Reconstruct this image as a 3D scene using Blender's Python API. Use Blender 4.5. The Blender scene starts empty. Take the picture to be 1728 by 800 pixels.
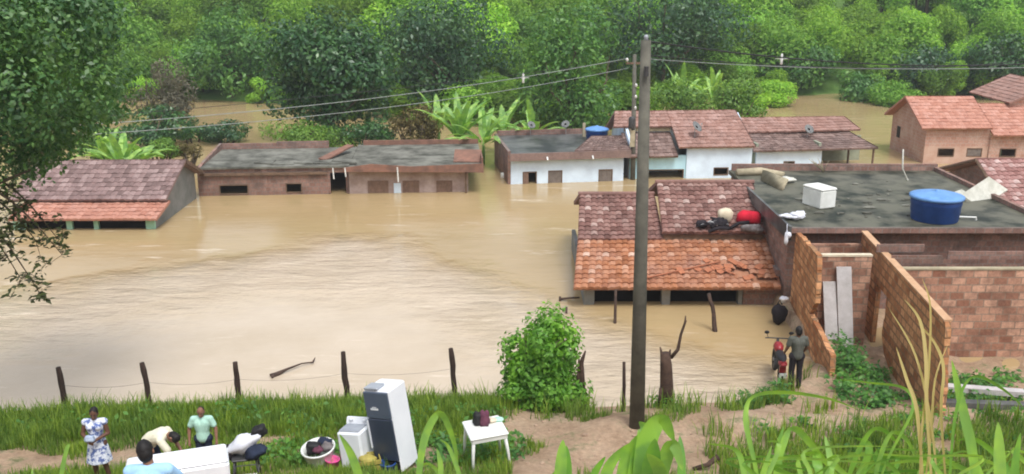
import bpy, math, random
import numpy as np
from mathutils import Vector, Matrix
RAD = math.radians
random.seed(11)
rng = np.random.default_rng(11)
S = bpy.context.scene
COL = S.collection

# ------------------------------------------------------------------ camera, world, sun, exposure
CH = 11.0                                   # eye height above the flood water
FPX = 1600.0                                # focal length in pixels of a 1728 px wide picture
PITCH = math.atan(450 / FPX)
PC, PS = math.cos(PITCH), math.sin(PITCH)
cam = bpy.data.cameras.new('camera')
cam.sensor_width = 36
cam.lens = 36 * FPX / 1728
cam.clip_end = 2000
cam.clip_start = 0.05
camo = bpy.data.objects.new('camera', cam)
COL.objects.link(camo)
camo.location = (0, 0, CH)
camo.rotation_euler = (math.pi / 2 - PITCH, 0, 0)
S.camera = camo

SUN_EL, SUN_AZ = RAD(62), math.atan2(0.32, -0.75)
w = bpy.data.worlds.new('World')
S.world = w
w.use_nodes = True
nt = w.node_tree
bg = nt.nodes['Background']
sky = nt.nodes.new('ShaderNodeTexSky')
sky.sky_type = 'NISHITA'
sky.sun_disc = False
sky.sun_elevation = SUN_EL
sky.sun_rotation = SUN_AZ
sky.dust_density = 3.0
sky.air_density = 1.0
hs = nt.nodes.new('ShaderNodeHueSaturation')   # thin cloud cover: most of the blue is gone
hs.inputs['Saturation'].default_value = 0.33
hs.inputs['Value'].default_value = 1.2
nt.links.new(sky.outputs[0], hs.inputs['Color'])
nt.links.new(hs.outputs[0], bg.inputs[0])
bg.inputs[1].default_value = 0.15
sun = bpy.data.lights.new('sun', 'SUN')
sun.energy = 1.5
sun.angle = RAD(18)
sun.color = (1.0, 0.975, 0.94)
suno = bpy.data.objects.new('sun', sun)
COL.objects.link(suno)
sd = Vector((math.sin(SUN_AZ) * math.cos(SUN_EL), math.cos(SUN_AZ) * math.cos(SUN_EL), math.sin(SUN_EL)))
suno.rotation_euler = sd.to_track_quat('Z', 'Y').to_euler()
suno.location = (0, 0, 60)
S.view_settings.view_transform = 'Standard'
S.view_settings.look = 'None'
S.view_settings.gamma = 1
S.view_settings.use_curve_mapping = False
S.view_settings.exposure = 0.55
S.render.engine = 'CYCLES'
S.cycles.max_bounces = 5
S.cycles.transparent_max_bounces = 4
S.cycles.caustics_reflective = False
S.cycles.caustics_refractive = False
S.cycles.use_denoising = True
S.cycles.filter_width = 1.9


# ------------------------------------------------------------------ where a pixel of the photograph lies in the place
def kslope(py):
    b = (400 - py) / FPX
    return (PS - b * PC) / (PC + b * PS)


def ray(px, py):
    b = (400 - py) / FPX
    return Vector(((px - 864) / FPX, PC + b * PS, -PS + b * PC))


def at_z(px, py, z=0.0):
    r = ray(px, py)
    return Vector((0, 0, CH)) + r * ((z - CH) / r.z)


def at_y(px, py, Y):
    r = ray(px, py)
    return Vector((0, 0, CH)) + r * (Y / r.y)


class Frame:
    """A building's own axes: u along its front, w away from the viewer, z up from the water."""
    def __init__(s, o, ang=0.0):
        s.o = Vector((o[0], o[1], 0))
        s.a = ang
        s.ca, s.sa = math.cos(ang), math.sin(ang)

    @classmethod
    def px(cls, p, q, z=0.0):
        A, B = at_z(*p, z), at_z(*q, z)
        return cls(A, math.atan2(B.y - A.y, B.x - A.x))

    def rl(s, px, py):
        r = ray(px, py)
        c = Vector((-s.o.x, -s.o.y, CH))
        f = lambda v: Vector((v.x * s.ca + v.y * s.sa, -v.x * s.sa + v.y * s.ca, v.z))
        return f(c), f(r)

    def uz(s, px, py, w=0.0):
        c, r = s.rl(px, py)
        p = c + r * ((w - c.y) / r.y)
        return p.x, p.z

    def slope(s, px, py, we, ze, pitch):
        """the point seen at a pixel on a roof plane that rises from w=we, z=ze: (u, w, z)"""
        t = math.tan(RAD(pitch))
        c, r = s.rl(px, py)
        k = (ze + t * (c.y - we) - c.z) / (r.z - t * r.y)
        p = c + r * k
        return p.x, p.y, p.z

    def flat(s, px, py, z):
        c, r = s.rl(px, py)
        p = c + r * ((z - c.z) / r.z)
        return p.x, p.y


# ------------------------------------------------------------------ materials
def node(t, typ, **kw):
    n = t.nodes.new(typ)
    for k, v in kw.items():
        setattr(n, k, v)
    return n


def rgba(c):
    return (c[0], c[1], c[2], 1.0)


def new_mat(name):
    m = bpy.data.materials.new(name)
    m.use_nodes = True
    t = m.node_tree
    b = t.nodes['Principled BSDF']
    return m, t, b


def mixc(t, fac, a, b, mode='MIX'):
    n = node(t, 'ShaderNodeMix', data_type='RGBA', blend_type=mode)
    for sock, val in ((0, fac), (6, a), (7, b)):
        if hasattr(val, 'links') or isinstance(val, bpy.types.NodeSocket):
            t.links.new(val, n.inputs[sock])
        elif sock == 0:
            n.inputs[0].default_value = val
        else:
            n.inputs[sock].default_value = rgba(val)
    return n.outputs[2]


def noise(t, vec, scale, detail=4, rough=0.6):
    n = node(t, 'ShaderNodeTexNoise')
    n.inputs['Scale'].default_value = scale
    n.inputs['Detail'].default_value = detail
    n.inputs['Roughness'].default_value = rough
    if vec is not None:
        t.links.new(vec, n.inputs['Vector'])
    return n.outputs['Fac']


def ramp(t, fac, stops):
    n = node(t, 'ShaderNodeValToRGB')
    e = n.color_ramp.elements
    while len(e) < len(stops):
        e.new(0.5)
    for i, (p, c) in enumerate(stops):
        e[i].position = p
        e[i].color = rgba(c) if hasattr(c, '__len__') else (c, c, c, 1)
    t.links.new(fac, n.inputs[0])
    return n.outputs[0]


def bump(t, b, h, strength=0.3, dist=0.02):
    n = node(t, 'ShaderNodeBump')
    n.inputs['Strength'].default_value = strength
    n.inputs['Distance'].default_value = dist
    t.links.new(h, n.inputs['Height'])
    t.links.new(n.outputs[0], b.inputs['Normal'])


def objco(t):
    return node(t, 'ShaderNodeTexCoord').outputs['Object']


def plain(name, c, c2=None, scale=3.0, rough=0.8, spec=0.3, lo=0.35, hi=0.65, bmp=0.0, metal=0.0):
    m, t, b = new_mat(name)
    co = objco(t)
    c2 = c2 or tuple(x * 0.72 for x in c)
    f = ramp(t, noise(t, co, scale, 6, 0.65), [(lo, 0.0), (hi, 1.0)])
    t.links.new(mixc(t, f, c2, c), b.inputs['Base Color'])
    b.inputs['Roughness'].default_value = rough
    b.inputs['Specular IOR Level'].default_value = spec
    b.inputs['Metallic'].default_value = metal
    if bmp:
        bump(t, b, noise(t, co, scale * 6, 4), bmp, 0.02)
    return m


def brick_mat(name, c1, c2, mortar, bw=0.30, bh=0.2, stain=None, stain_amt=0.6, m_size=0.018):
    m, t, b = new_mat(name)
    co = objco(t)
    sep = node(t, 'ShaderNodeSeparateXYZ')
    t.links.new(co, sep.inputs[0])
    add = node(t, 'ShaderNodeMath', operation='ADD')
    t.links.new(sep.outputs[0], add.inputs[0])
    t.links.new(sep.outputs[1], add.inputs[1])
    cmb = node(t, 'ShaderNodeCombineXYZ')
    t.links.new(add.outputs[0], cmb.inputs[0])
    t.links.new(sep.outputs[2], cmb.inputs[1])
    br = node(t, 'ShaderNodeTexBrick')
    t.links.new(cmb.outputs[0], br.inputs['Vector'])
    br.inputs['Scale'].default_value = 1.0
    br.inputs['Brick Width'].default_value = bw
    br.inputs['Row Height'].default_value = bh
    br.inputs['Mortar Size'].default_value = m_size
    br.inputs['Bias'].default_value = -0.1
    br.inputs['Color1'].default_value = rgba(c1)
    br.inputs['Color2'].default_value = rgba(c2)
    br.inputs['Mortar'].default_value = rgba(mortar)
    f = ramp(t, noise(t, co, 1.1, 7, 0.7), [(0.45, 0.0), (0.68, stain_amt)])
    c = mixc(t, f, br.outputs['Color'], stain or tuple(x * 0.45 for x in c1))
    f2 = noise(t, co, 14, 4)
    c = mixc(t, 0.35, c, ramp(t, f2, [(0.3, 0.25), (0.7, 0.8)]), 'OVERLAY')
    t.links.new(c, b.inputs['Base Color'])
    b.inputs['Roughness'].default_value = 0.92
    b.inputs['Specular IOR Level'].default_value = 0.15
    bump(t, b, br.outputs['Fac'], -0.5, 0.012)
    return m


def tile_mat(name, stops, stain, stain_amt=0.55):
    m, t, b = new_mat(name)
    uv = node(t, 'ShaderNodeTexCoord').outputs['UV']
    fl = node(t, 'ShaderNodeVectorMath', operation='FLOOR')
    t.links.new(uv, fl.inputs[0])
    wn = node(t, 'ShaderNodeTexWhiteNoise', noise_dimensions='3D')
    t.links.new(fl.outputs[0], wn.inputs['Vector'])
    c = ramp(t, wn.outputs['Value'], stops)
    co = objco(t)
    f = ramp(t, noise(t, co, 0.9, 6, 0.7), [(0.42, 0.0), (0.72, stain_amt)])
    c = mixc(t, f, c, stain)
    c = mixc(t, 0.4, c, ramp(t, noise(t, co, 9, 5, 0.7), [(0.3, 0.25), (0.7, 0.75)]), 'OVERLAY')
    t.links.new(c, b.inputs['Base Color'])
    b.inputs['Roughness'].default_value = 0.85
    b.inputs['Specular IOR Level'].default_value = 0.25
    return m


def leaf_mat(name, c1, c2, trans=0.25, rough=0.45, spec=0.4, tone=0.0, big=0.0):
    """every leaf gets its own tone; tone lets each plant differ from its neighbours"""
    m, t, b = new_mat(name)
    g = node(t, 'ShaderNodeNewGeometry')
    f = g.outputs['Random Per Island']
    c = mixc(t, f, c1, c2)
    if tone:
        oi = node(t, 'ShaderNodeObjectInfo')
        c = mixc(t, oi.outputs['Random'], c, mixc(t, 1.0, c, (1.55, 1.32, 0.8), 'MULTIPLY'))
        h = node(t, 'ShaderNodeHueSaturation')
        mr = node(t, 'ShaderNodeMapRange')
        wn = node(t, 'ShaderNodeTexWhiteNoise', noise_dimensions='1D')
        t.links.new(oi.outputs['Random'], wn.inputs['W'])
        t.links.new(wn.outputs['Value'], mr.inputs[0])
        mr.inputs[3].default_value = 1 - tone
        mr.inputs[4].default_value = 1 + tone
        t.links.new(mr.outputs[0], h.inputs['Value'])
        t.links.new(c, h.inputs['Color'])
        c = h.outputs[0]
    if big:
        fb = ramp(t, noise(t, objco(t), big, 2), [(0.4, 0.0), (0.62, 1.0)])
        c = mixc(t, fb, c, mixc(t, 1.0, c, (1.5, 1.35, 0.9), 'MULTIPLY'))
    t.links.new(c, b.inputs['Base Color'])
    b.inputs['Roughness'].default_value = rough
    b.inputs['Specular IOR Level'].default_value = spec
    tr = node(t, 'ShaderNodeBsdfTranslucent')
    t.links.new(mixc(t, 1.0, c, (1.5, 1.6, 0.6), 'MULTIPLY'), tr.inputs['Color'])
    mx = node(t, 'ShaderNodeMixShader')
    mx.inputs[0].default_value = trans
    out = t.nodes['Material Output']
    t.links.new(b.outputs[0], mx.inputs[1])
    t.links.new(tr.outputs[0], mx.inputs[2])
    t.links.new(mx.outputs[0], out.inputs['Surface'])
    return m


MAT = {}
MAT['tile_weathered'] = tile_mat('weathered_clay_tile', [(0.0, (.13, .062, .05)), (.35, (.215, .11, .092)), (.75, (.27, .155, .13)), (.93, (.33, .21, .18)), (1, (.46, .35, .31))], (.12, .075, .066), .55)
MAT['tile_porch'] = tile_mat('orange_clay_tile', [(0.0, (.25, .095, .042)), (.4, (.36, .15, .072)), (.8, (.42, .205, .12)), (.95, (.48, .28, .19)), (1, (.58, .41, .32))], (.30, .175, .14), .65)
MAT['tile_purple'] = tile_mat('grey_purple_tile', [(0.0, (.15, .10, .092)), (.5, (.245, .165, .155)), (1, (.34, .25, .235))], (.115, .08, .075), .65)
MAT['tile_pink'] = tile_mat('new_pink_tile', [(0.0, (.37, .165, .115)), (.5, (.44, .215, .155)), (1, (.50, .27, .21))], (.31, .155, .12), .5)
MAT['tile_dusty'] = tile_mat('dusty_red_tile', [(0.0, (.25, .135, .105)), (.5, (.32, .185, .15)), (1, (.38, .24, .205))], (.19, .12, .10), .65)
MAT['tile_brown'] = tile_mat('grey_brown_tile', [(0.0, (.14, .09, .076)), (.5, (.21, .14, .12)), (1, (.29, .21, .185))], (.09, .065, .06), .65)
MAT['brick'] = brick_mat('raw_hollow_brick', (.25, .115, .075), (.62, .38, .27), (.27, .20, .15), .40, .225, (.13, .075, .055), .8)
MAT['brick_tan'] = brick_mat('mud_smeared_brick', (.27, .105, .045), (.62, .33, .165), (.22, .13, .075), .40, .23, (.50, .27, .125), .6, .03)
MAT['brick_dark'] = brick_mat('dirty_red_brick', (.22, .125, .10), (.32, .20, .165), (.22, .175, .155), .3, .2, (.11, .085, .075), .85)
MAT['brick_pink'] = brick_mat('pale_pink_brick', (.40, .22, .165), (.48, .29, .23), (.42, .31, .26), .3, .2, (.54, .43, .36), .6)
MAT['white_wall'] = plain('white_limewash', (.70, .84, .97), (.56, .67, .79), 0.9, .9, .2)
MAT['cyan_wall'] = plain('pale_cyan_paint', (.52, .80, .90), (.42, .64, .72), 0.9, .9, .2)
MAT['green_paint'] = plain('mint_paint', (.36, .62, .48), (.26, .48, .37), 1.3, .8, .3)
MAT['pink_plaster'] = plain('stained_pink_plaster', (.46, .37, .345), (.28, .205, .18), 1.6, .95, .1)
MAT['grey_wall'] = plain('grey_cement', (.27, .27, .26), (.17, .18, .17), 1.2, .95, .1)
MAT['moss_wall'] = plain('mossy_plaster', (.34, .37, .28), (.22, .24, .18), 1.2, .95, .1)
MAT['slab'] = plain('weathered_roof_slab', (.12, .118, .088), (.014, .019, .013), 0.8, .5, .16, .38, .58, .25)
MAT['slab_edge'] = plain('rust_brown_slab_edge', (.27, .14, .10), (.15, .09, .07), 2.0, .9, .2)
MAT['slab_dark'] = plain('dark_wet_slab', (.13, .135, .13), (.03, .034, .036), 0.6, .4, .4, .4, .6, .1)
MAT['slab_pale'] = plain('pale_dry_slab', (.20, .20, .17), (.06, .06, .048), 1.0, .8, .3, .38, .62, .1)
MAT['timber'] = plain('grey_timber', (.20, .13, .09), (.11, .075, .05), 4, .9, .2)
MAT['door_wood'] = plain('brown_shutter', (.25, .16, .12), (.17, .11, .08), 5, .8, .3)
MAT['grey_wood'] = plain('grey_shutter', (.21, .18, .16), (.15, .125, .11), 5, .8, .3)
MAT['dark_wood'] = plain('dark_post_wood', (.055, .035, .028), (.03, .02, .016), 6, .9, .2, bmp=.3)
MAT['dead_wood'] = plain('dead_trunk_wood', (.10, .062, .045), (.04, .025, .02), 5, .9, .2, bmp=.5)
MAT['bark'] = plain('bark', (.13, .10, .07), (.06, .05, .035), 5, .95, .1, bmp=.5)
MAT['pole'] = plain('pole_concrete', (.145, .14, .115), (.085, .083, .07), 2.2, .95, .1, .35, .65, .2)
MAT['plank'] = plain('pale_grey_plank', (.52, .50, .50), (.40, .38, .37), 3, .85, .2)
MAT['blue_plastic'] = plain('blue_tank_plastic', (.018, .075, .30), (.012, .05, .20), 3, .45, .4)
MAT['blue_lid'] = plain('blue_lid_plastic', (.15, .33, .66), (.10, .24, .52), 3, .45, .4)
MAT['enamel'] = plain('white_enamel', (.78, .81, .85), (.68, .71, .76), 1.2, .3, .5)
MAT['enamel_warm'] = plain('white_foam', (.80, .82, .79), (.66, .68, .64), 2, .6, .3)
MAT['fridge_dark'] = plain('dark_blue_fridge_panel', (.040, .052, .085), (.028, .038, .064), 1.5, .28, .5)
MAT['fridge_mid'] = plain('slate_blue_panel', (.085, .11, .155), (.065, .085, .125), 1.5, .3, .5)
MAT['dish_grey'] = plain('weathered_dish', (.20, .21, .21), (.12, .125, .125), 5, .7, .2)
MAT['grey_plastic'] = plain('grey_plastic', (.33, .36, .40), (.25, .27, .31), 3, .5, .4)
MAT['white_plastic'] = plain('white_plastic', (.78, .80, .78), (.64, .66, .63), 2, .45, .4)
MAT['black'] = plain('black_rubber', (.018, .018, .02), (.01, .01, .011), 5, .6, .3)
MAT['metal'] = plain('dull_galvanised', (.40, .41, .42), (.28, .28, .28), 6, .45, .5, metal=.6)
MAT['dark_metal'] = plain('dark_metal', (.06, .06, .065), (.03, .03, .03), 6, .5, .4)
MAT['ceramic'] = plain('white_insulator', (.75, .76, .74), (.6, .6, .58), 6, .3, .5)
MAT['wire'] = plain('black_cable', (.03, .032, .035), (.02, .02, .02), 2, .6, .3)
MAT['wire_pale'] = plain('weathered_aluminium_wire', (.27, .30, .29), (.20, .22, .21), 2, .5, .5)
MAT['red_cloth'] = plain('red_cloth', (.62, .02, .045), (.42, .012, .03), 4, .85, .2)
MAT['cream_cloth'] = plain('cream_sack', (.70, .62, .48), (.52, .45, .33), 4, .9, .1)
MAT['grey_cloth'] = plain('grey_cloth', (.22, .20, .20), (.10, .09, .09), 6, .9, .1)
MAT['dark_cloth'] = plain('dark_cloth', (.035, .03, .034), (.018, .016, .02), 6, .9, .1)
MAT['white_cloth'] = plain('white_cloth', (.72, .74, .80), (.55, .57, .64), 5, .9, .1)
MAT['plum_cloth'] = plain('plum_cloth', (.16, .06, .09), (.08, .03, .05), 6, .9, .1)
MAT['pink_plastic'] = plain('pink_plastic', (.80, .10, .33), (.65, .07, .26), 6, .5, .4)
MAT['yellow_plastic'] = plain('dull_yellow', (.42, .36, .09), (.30, .25, .06), 6, .6, .3)
MAT['red_paint'] = plain('red_paint', (.28, .015, .02), (.18, .01, .014), 6, .35, .5)
MAT['scrap_white'] = plain('pale_sheet', (.62, .62, .56), (.42, .42, .36), 2, .7, .3)
MAT['stick'] = plain('wet_stick', (.10, .065, .05), (.05, .035, .03), 6, .9, .2)
MAT['skin_dark'] = plain('dark_brown_skin', (.13, .065, .042), (.11, .053, .034), 6, .55, .3)
MAT['skin_mid'] = plain('brown_skin', (.24, .125, .08), (.20, .10, .065), 6, .55, .3)
MAT['hair'] = plain('black_hair', (.012, .010, .010), (.007, .006, .006), 20, .6, .3)
MAT['mint_shirt'] = plain('mint_shirt', (.42, .66, .55), (.34, .55, .46), 5, .9, .1)
MAT['cream_shirt'] = plain('cream_shirt', (.72, .70, .55), (.60, .58, .45), 5, .9, .1)
MAT['blue_shirt'] = plain('light_blue_shirt', (.36, .60, .86), (.30, .50, .74), 5, .9, .1)
MAT['grey_shirt'] = plain('grey_green_shirt', (.11, .115, .10), (.075, .08, .07), 5, .9, .1)
MAT['navy'] = plain('navy_trousers', (.03, .04, .07), (.02, .026, .045), 5, .9, .1)
MAT['dress'] = plain('blue_white_print', (.66, .70, .78), (.10, .15, .36), 13, .9, .1, .44, .52)
MAT['eye'] = plain('dark_eye', (.01, .008, .008), (.006, .006, .006), 9, .2, .5)
MAT['soil_rim'] = plain('rubble_plaster', (.46, .40, .28), (.28, .25, .17), 2, .95, .1)
MAT['inside_shade'] = plain('painted_inside_shade', (.012, .011, .010), (.007, .006, .006), 5, .95, .1)  # near-black colour standing in for the shade of unlit rooms
MAT['leaf_forest'] = leaf_mat('forest_leaf', (.085, .205, .045), (.215, .39, .085), .42, .65, .15, .45)
MAT['leaf_glossy'] = leaf_mat('glossy_dark_leaf', (.014, .060, .024), (.055, .145, .046), .22, .35, .5, 0, .5)
MAT['leaf_mango'] = leaf_mat('mango_leaf', (.022, .072, .038), (.062, .145, .062), .22, .4, .45, 0, .35)
MAT['leaf_mid'] = leaf_mat('mid_green_leaf', (.042, .130, .038), (.115, .255, .070), .32, .45, .4, 0, .5)
MAT['leaf_near'] = leaf_mat('canopy_leaf', (.030, .095, .040), (.100, .210, .080), .3, .4, .45, 0, .45)
MAT['leaf_shadowy'] = leaf_mat('backlit_branch_leaf', (.035, .045, .015), (.075, .095, .030), .2, .5, .3)  # drooping branch leaves, with the backlit darkness put into their colour
MAT['leaf_bush'] = leaf_mat('fresh_bush_leaf', (.075, .210, .024), (.185, .390, .070), .36, .45, .35, 0, 1.2)
MAT['leaf_light'] = leaf_mat('light_green_leaf', (.070, .165, .035), (.150, .270, .065), .3, .5, .3, 0, .8)
MAT['leaf_brown'] = leaf_mat('grey_brown_twig', (.095, .095, .065), (.17, .16, .11), .15, .7, .2)
MAT['leaf_rust'] = leaf_mat('rusty_bush_leaf', (.10, .085, .03), (.17, .14, .05), .2, .6, .2)
MAT['banana'] = leaf_mat('banana_leaf', (.11, .25, .06), (.27, .45, .16), .3, .45, .4, 0, 2.5)
MAT['grass'] = leaf_mat('bank_grass', (.060, .135, .022), (.200, .290, .060), .35, .6, .2, 0, 1.1)
MAT['cane'] = leaf_mat('cane_leaf', (.10, .26, .045), (.25, .43, .12), .35, .45, .35, 0, 6.0)
MAT['dry_grass'] = leaf_mat('dry_grass', (.42, .34, .13), (.56, .46, .22), .25, .7, .2)
MAT['weed'] = leaf_mat('weed_leaf', (.035, .120, .025), (.085, .215, .045), .25, .5, .3, 0, 1.0)


# ------------------------------------------------------------------ mesh helpers
def worigin(o):
    p = Vector((0, 0, 0))
    while o is not None:
        p = p + Vector(o.location)
        o = o.parent
    return p


class MB:
    def __init__(s):
        s.v, s.f, s.uv = [], [], []

    def add(s, vs, fs, uvs=None):
        n = len(s.v)
        s.v += [tuple(v) for v in vs]
        s.f += [tuple(i + n for i in f) for f in fs]
        s.uv += uvs if uvs else [None] * len(fs)
        return s

    def poly(s, pts):
        return s.add(pts, [tuple(range(len(pts)))])

    def box(s, x0, x1, y0, y1, z0, z1):
        v = [(x, y, z) for z in (z0, z1) for y in (y0, y1) for x in (x0, x1)]
        return s.add(v, [(0, 2, 3, 1), (4, 5, 7, 6), (0, 1, 5, 4), (2, 6, 7, 3), (0, 4, 6, 2), (1, 3, 7, 5)])

    def rbox(s, x0, x1, y0, y1, z0, z1, r=0.03):
        """a box whose vertical and top edges are chamfered"""
        rings = []
        for z, i in ((z0, r), (z0 + r, 0), (z1 - r, 0), (z1, r)):
            a, b, c, d = x0 + i, x1 - i, y0 + i, y1 - i
            q = r
            rings.append([(a + q, c, z), (b - q, c, z), (b, c + q, z), (b, d - q, z), (b - q, d, z), (a + q, d, z), (a, d - q, z), (a, c + q, z)])
        v = [p for g in rings for p in g]
        f = []
        for k in range(3):
            for j in range(8):
                f.append((k * 8 + j, k * 8 + (j + 1) % 8, k * 8 + 8 + (j + 1) % 8, k * 8 + 8 + j))
        f.append(tuple(range(7, -1, -1)))
        f.append(tuple(range(24, 32)))
        return s.add(v, f)

    def prism(s, pts, off):
        """a flat outline given thickness"""
        n = len(pts)
        off = Vector(off)
        a = [Vector(p) for p in pts]
        b = [p + off for p in a]
        f = [tuple(range(n)), tuple(range(2 * n - 1, n - 1, -1))]
        f += [(i, n + i, n + (i + 1) % n, (i + 1) % n) for i in range(n)]
        return s.add(a + b, f)

    def tube(s, pts, rad, n=8, caps=True):
        pts = [Vector(p) for p in pts]
        if not hasattr(rad, '__len__'):
            rad = [rad] * len(pts)
        rings = []
        ref = Vector((0.3, 0.9, 0.2)).normalized()
        for i, p in enumerate(pts):
            d = (pts[min(i + 1, len(pts) - 1)] - pts[max(i - 1, 0)]).normalized()
            a = d.cross(ref)
            if a.length < 1e-3:
                a = d.cross(Vector((1, 0, 0)))
            a.normalize()
            b = d.cross(a)
            rings.append([p + (a * math.cos(2 * math.pi * k / n) + b * math.sin(2 * math.pi * k / n)) * rad[i] for k in range(n)])
        v = [q for g in rings for q in g]
        f = []
        for i in range(len(pts) - 1):
            for k in range(n):
                f.append((i * n + k, i * n + (k + 1) % n, (i + 1) * n + (k + 1) % n, (i + 1) * n + k))
        if caps:
            f.append(tuple(range(n - 1, -1, -1)))
            f.append(tuple((len(pts) - 1) * n + k for k in range(n)))
        return s.add(v, f)

    def lathe(s, c, prof, n=20, sx=1.0, sy=1.0):
        """prof: (radius, z) pairs from bottom to top round the vertical through c"""
        v, f = [], []
        for r, z in prof:
            for k in range(n):
                a = 2 * math.pi * k / n
                v.append((c[0] + r * sx * math.cos(a), c[1] + r * sy * math.sin(a), c[2] + z))
        for i in range(len(prof) - 1):
            for k in range(n):
                f.append((i * n + k, i * n + (k + 1) % n, (i + 1) * n + (k + 1) % n, (i + 1) * n + k))
        f.append(tuple(range(n - 1, -1, -1)))
        f.append(tuple((len(prof) - 1) * n + k for k in range(n)))
        return s.add(v, f)

    def ell(s, c, r, n=12, m=8, wob=0.0, rot=None):
        v, f = [], []
        ph = [random.uniform(0, 6.28) for _ in range(6)]
        for i in range(m + 1):
            t = math.pi * i / m
            for k in range(n):
                a = 2 * math.pi * k / n
                q = Vector((math.sin(t) * math.cos(a), math.sin(t) * math.sin(a), math.cos(t)))
                if wob:
                    q *= 1 + wob * (math.sin(3 * q.x * 2 + ph[0]) + math.sin(4 * q.y * 2 + ph[1]) + math.sin(5 * q.z + ph[2]) + math.sin(9 * q.x + ph[3]) * .5 + math.sin(8 * q.y + 5 * q.z + ph[4]) * .6) / 3
                p = Vector((q.x * r[0], q.y * r[1], q.z * r[2]))
                if rot is not None:
                    p = rot @ p
                v.append(p + Vector(c))
        for i in range(m):
            for k in range(n):
                f.append((i * n + k, (i + 1) * n + k, (i + 1) * n + (k + 1) % n, i * n + (k + 1) % n))
        return s.add(v, f)

    def capsule(s, a, b, ra, rb, n=12):
        a, b = Vector(a), Vector(b)
        d = b - a
        L = d.length
        d = d.normalized() if L > 1e-6 else Vector((0, 0, 1))
        pts, rad = [], []
        for t in (-1, -.92, -.7, -.38, 0):
            pts.append(a + d * (t * ra))
            rad.append(ra * math.sqrt(max(0.0, 1 - t * t)) + 1e-4)
        for t in (0, .38, .7, .92, 1):
            pts.append(b + d * (t * rb))
            rad.append(rb * math.sqrt(max(0.0, 1 - t * t)) + 1e-4)
        return s.tube(pts, rad, n)

    def wall(s, axis, d0, d1, a0, a1, z0, z1, holes=()):
        """a wall along u ('u', between depths d0 and d1) or along w ('w', between u=d0 and u=d1) with rectangular openings"""
        As = sorted({a0, a1} | {h for o in holes for h in o[:2]})
        Zs = sorted({z0, z1} | {h for o in holes for h in o[2:4]})
        As = [a for a in As if a0 <= a <= a1]
        Zs = [z for z in Zs if z0 <= z <= z1]

        def solid(i, j):
            if i < 0 or j < 0 or i >= len(As) - 1 or j >= len(Zs) - 1:
                return False
            ca, cz = (As[i] + As[i + 1]) / 2, (Zs[j] + Zs[j + 1]) / 2
            return not any(o[0] < ca < o[1] and o[2] < cz < o[3] for o in holes)
        P = (lambda a, d, z: (a, d, z)) if axis == 'u' else (lambda a, d, z: (d, a, z))
        for i in range(len(As) - 1):
            for j in range(len(Zs) - 1):
                if not solid(i, j):
                    continue
                x0, x1, y0, y1 = As[i], As[i + 1], Zs[j], Zs[j + 1]
                s.poly([P(x0, d0, y0), P(x1, d0, y0), P(x1, d0, y1), P(x0, d0, y1)])
                s.poly([P(x0, d1, y1), P(x1, d1, y1), P(x1, d1, y0), P(x0, d1, y0)])
                if not solid(i - 1, j):
                    s.poly([P(x0, d0, y0), P(x0, d0, y1), P(x0, d1, y1), P(x0, d1, y0)])
                if not solid(i + 1, j):
                    s.poly([P(x1, d0, y0), P(x1, d1, y0), P(x1, d1, y1), P(x1, d0, y1)])
                if not solid(i, j - 1):
                    s.poly([P(x0, d0, y0), P(x0, d1, y0), P(x1, d1, y0), P(x1, d0, y0)])
                if not solid(i, j + 1):
                    s.poly([P(x0, d0, y1), P(x1, d0, y1), P(x1, d1, y1), P(x0, d1, y1)])
        return s

    def tiles(s, A, B, C, D, tw=0.28, th=0.34, amp=0.035, step=0.035, seg=4, thick=0.07, sag=0.0, holes=()):
        """a clay-tile roof plane: A, B the eave (left, right), C, D the upper edge (right, left)"""
        A, B, C, D = map(Vector, (A, B, C, D))
        nx = max(2, round((B - A).length / tw))
        ny = max(2, round(((D - A).length + (C - B).length) / 2 / th))
        N = (B - A).cross(D - A).normalized()
        if N.z < 0:
            N = -N
        wob = [random.uniform(-1, 1) * .012 for _ in range(nx + 1)]

        def P(u, v, lift):
            p = (A * (1 - u) + B * u) * (1 - v) + (D * (1 - u) + C * u) * v
            return p + N * (lift - sag * math.sin(math.pi * u) * math.sin(math.pi * min(1, v * 1.0)))
        for r in range(ny):
            v0, v1 = r / ny, (r + 1) / ny
            rows = [[], [], []]
            jit = [random.uniform(-1, 1) * .010 for _ in range(nx + 1)]
            for i in range(nx * seg + 1):
                u = i / (nx * seg)
                c = min(nx - 1, i // seg)
                ww = amp * abs(math.sin(math.pi * (i % seg) / seg)) * 1.0 + wob[c] + jit[c]
                rows[0].append(P(u, v0, ww + (0.0 if r else -thick)))
                rows[1].append(P(u, v0, ww + step))
                rows[2].append(P(u, v1, ww))
            n = nx * seg + 1
            fs, us = [], []
            for i in range(nx * seg):
                c = i // seg
                if (c, r) in holes:
                    continue
                for a in (0, 1):
                    fs.append((a * n + i, a * n + i + 1, (a + 1) * n + i + 1, (a + 1) * n + i))
                    us.append([(c + .5, r + .5)] * 4)
            s.add(rows[0] + rows[1] + rows[2], fs, us)
        d = N * -thick
        q = [A + d, B + d, C + d, D + d]
        s.add(q, [(3, 2, 1, 0)], [[(.5, .5)] * 4])
        for a, b in ((A, D), (B, C), (D, C)):
            s.add([a + d, b + d, b + N * (amp + step), a + N * (amp + step)], [(0, 1, 2, 3)], [[(.5, .5)] * 4])
        return s

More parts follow.
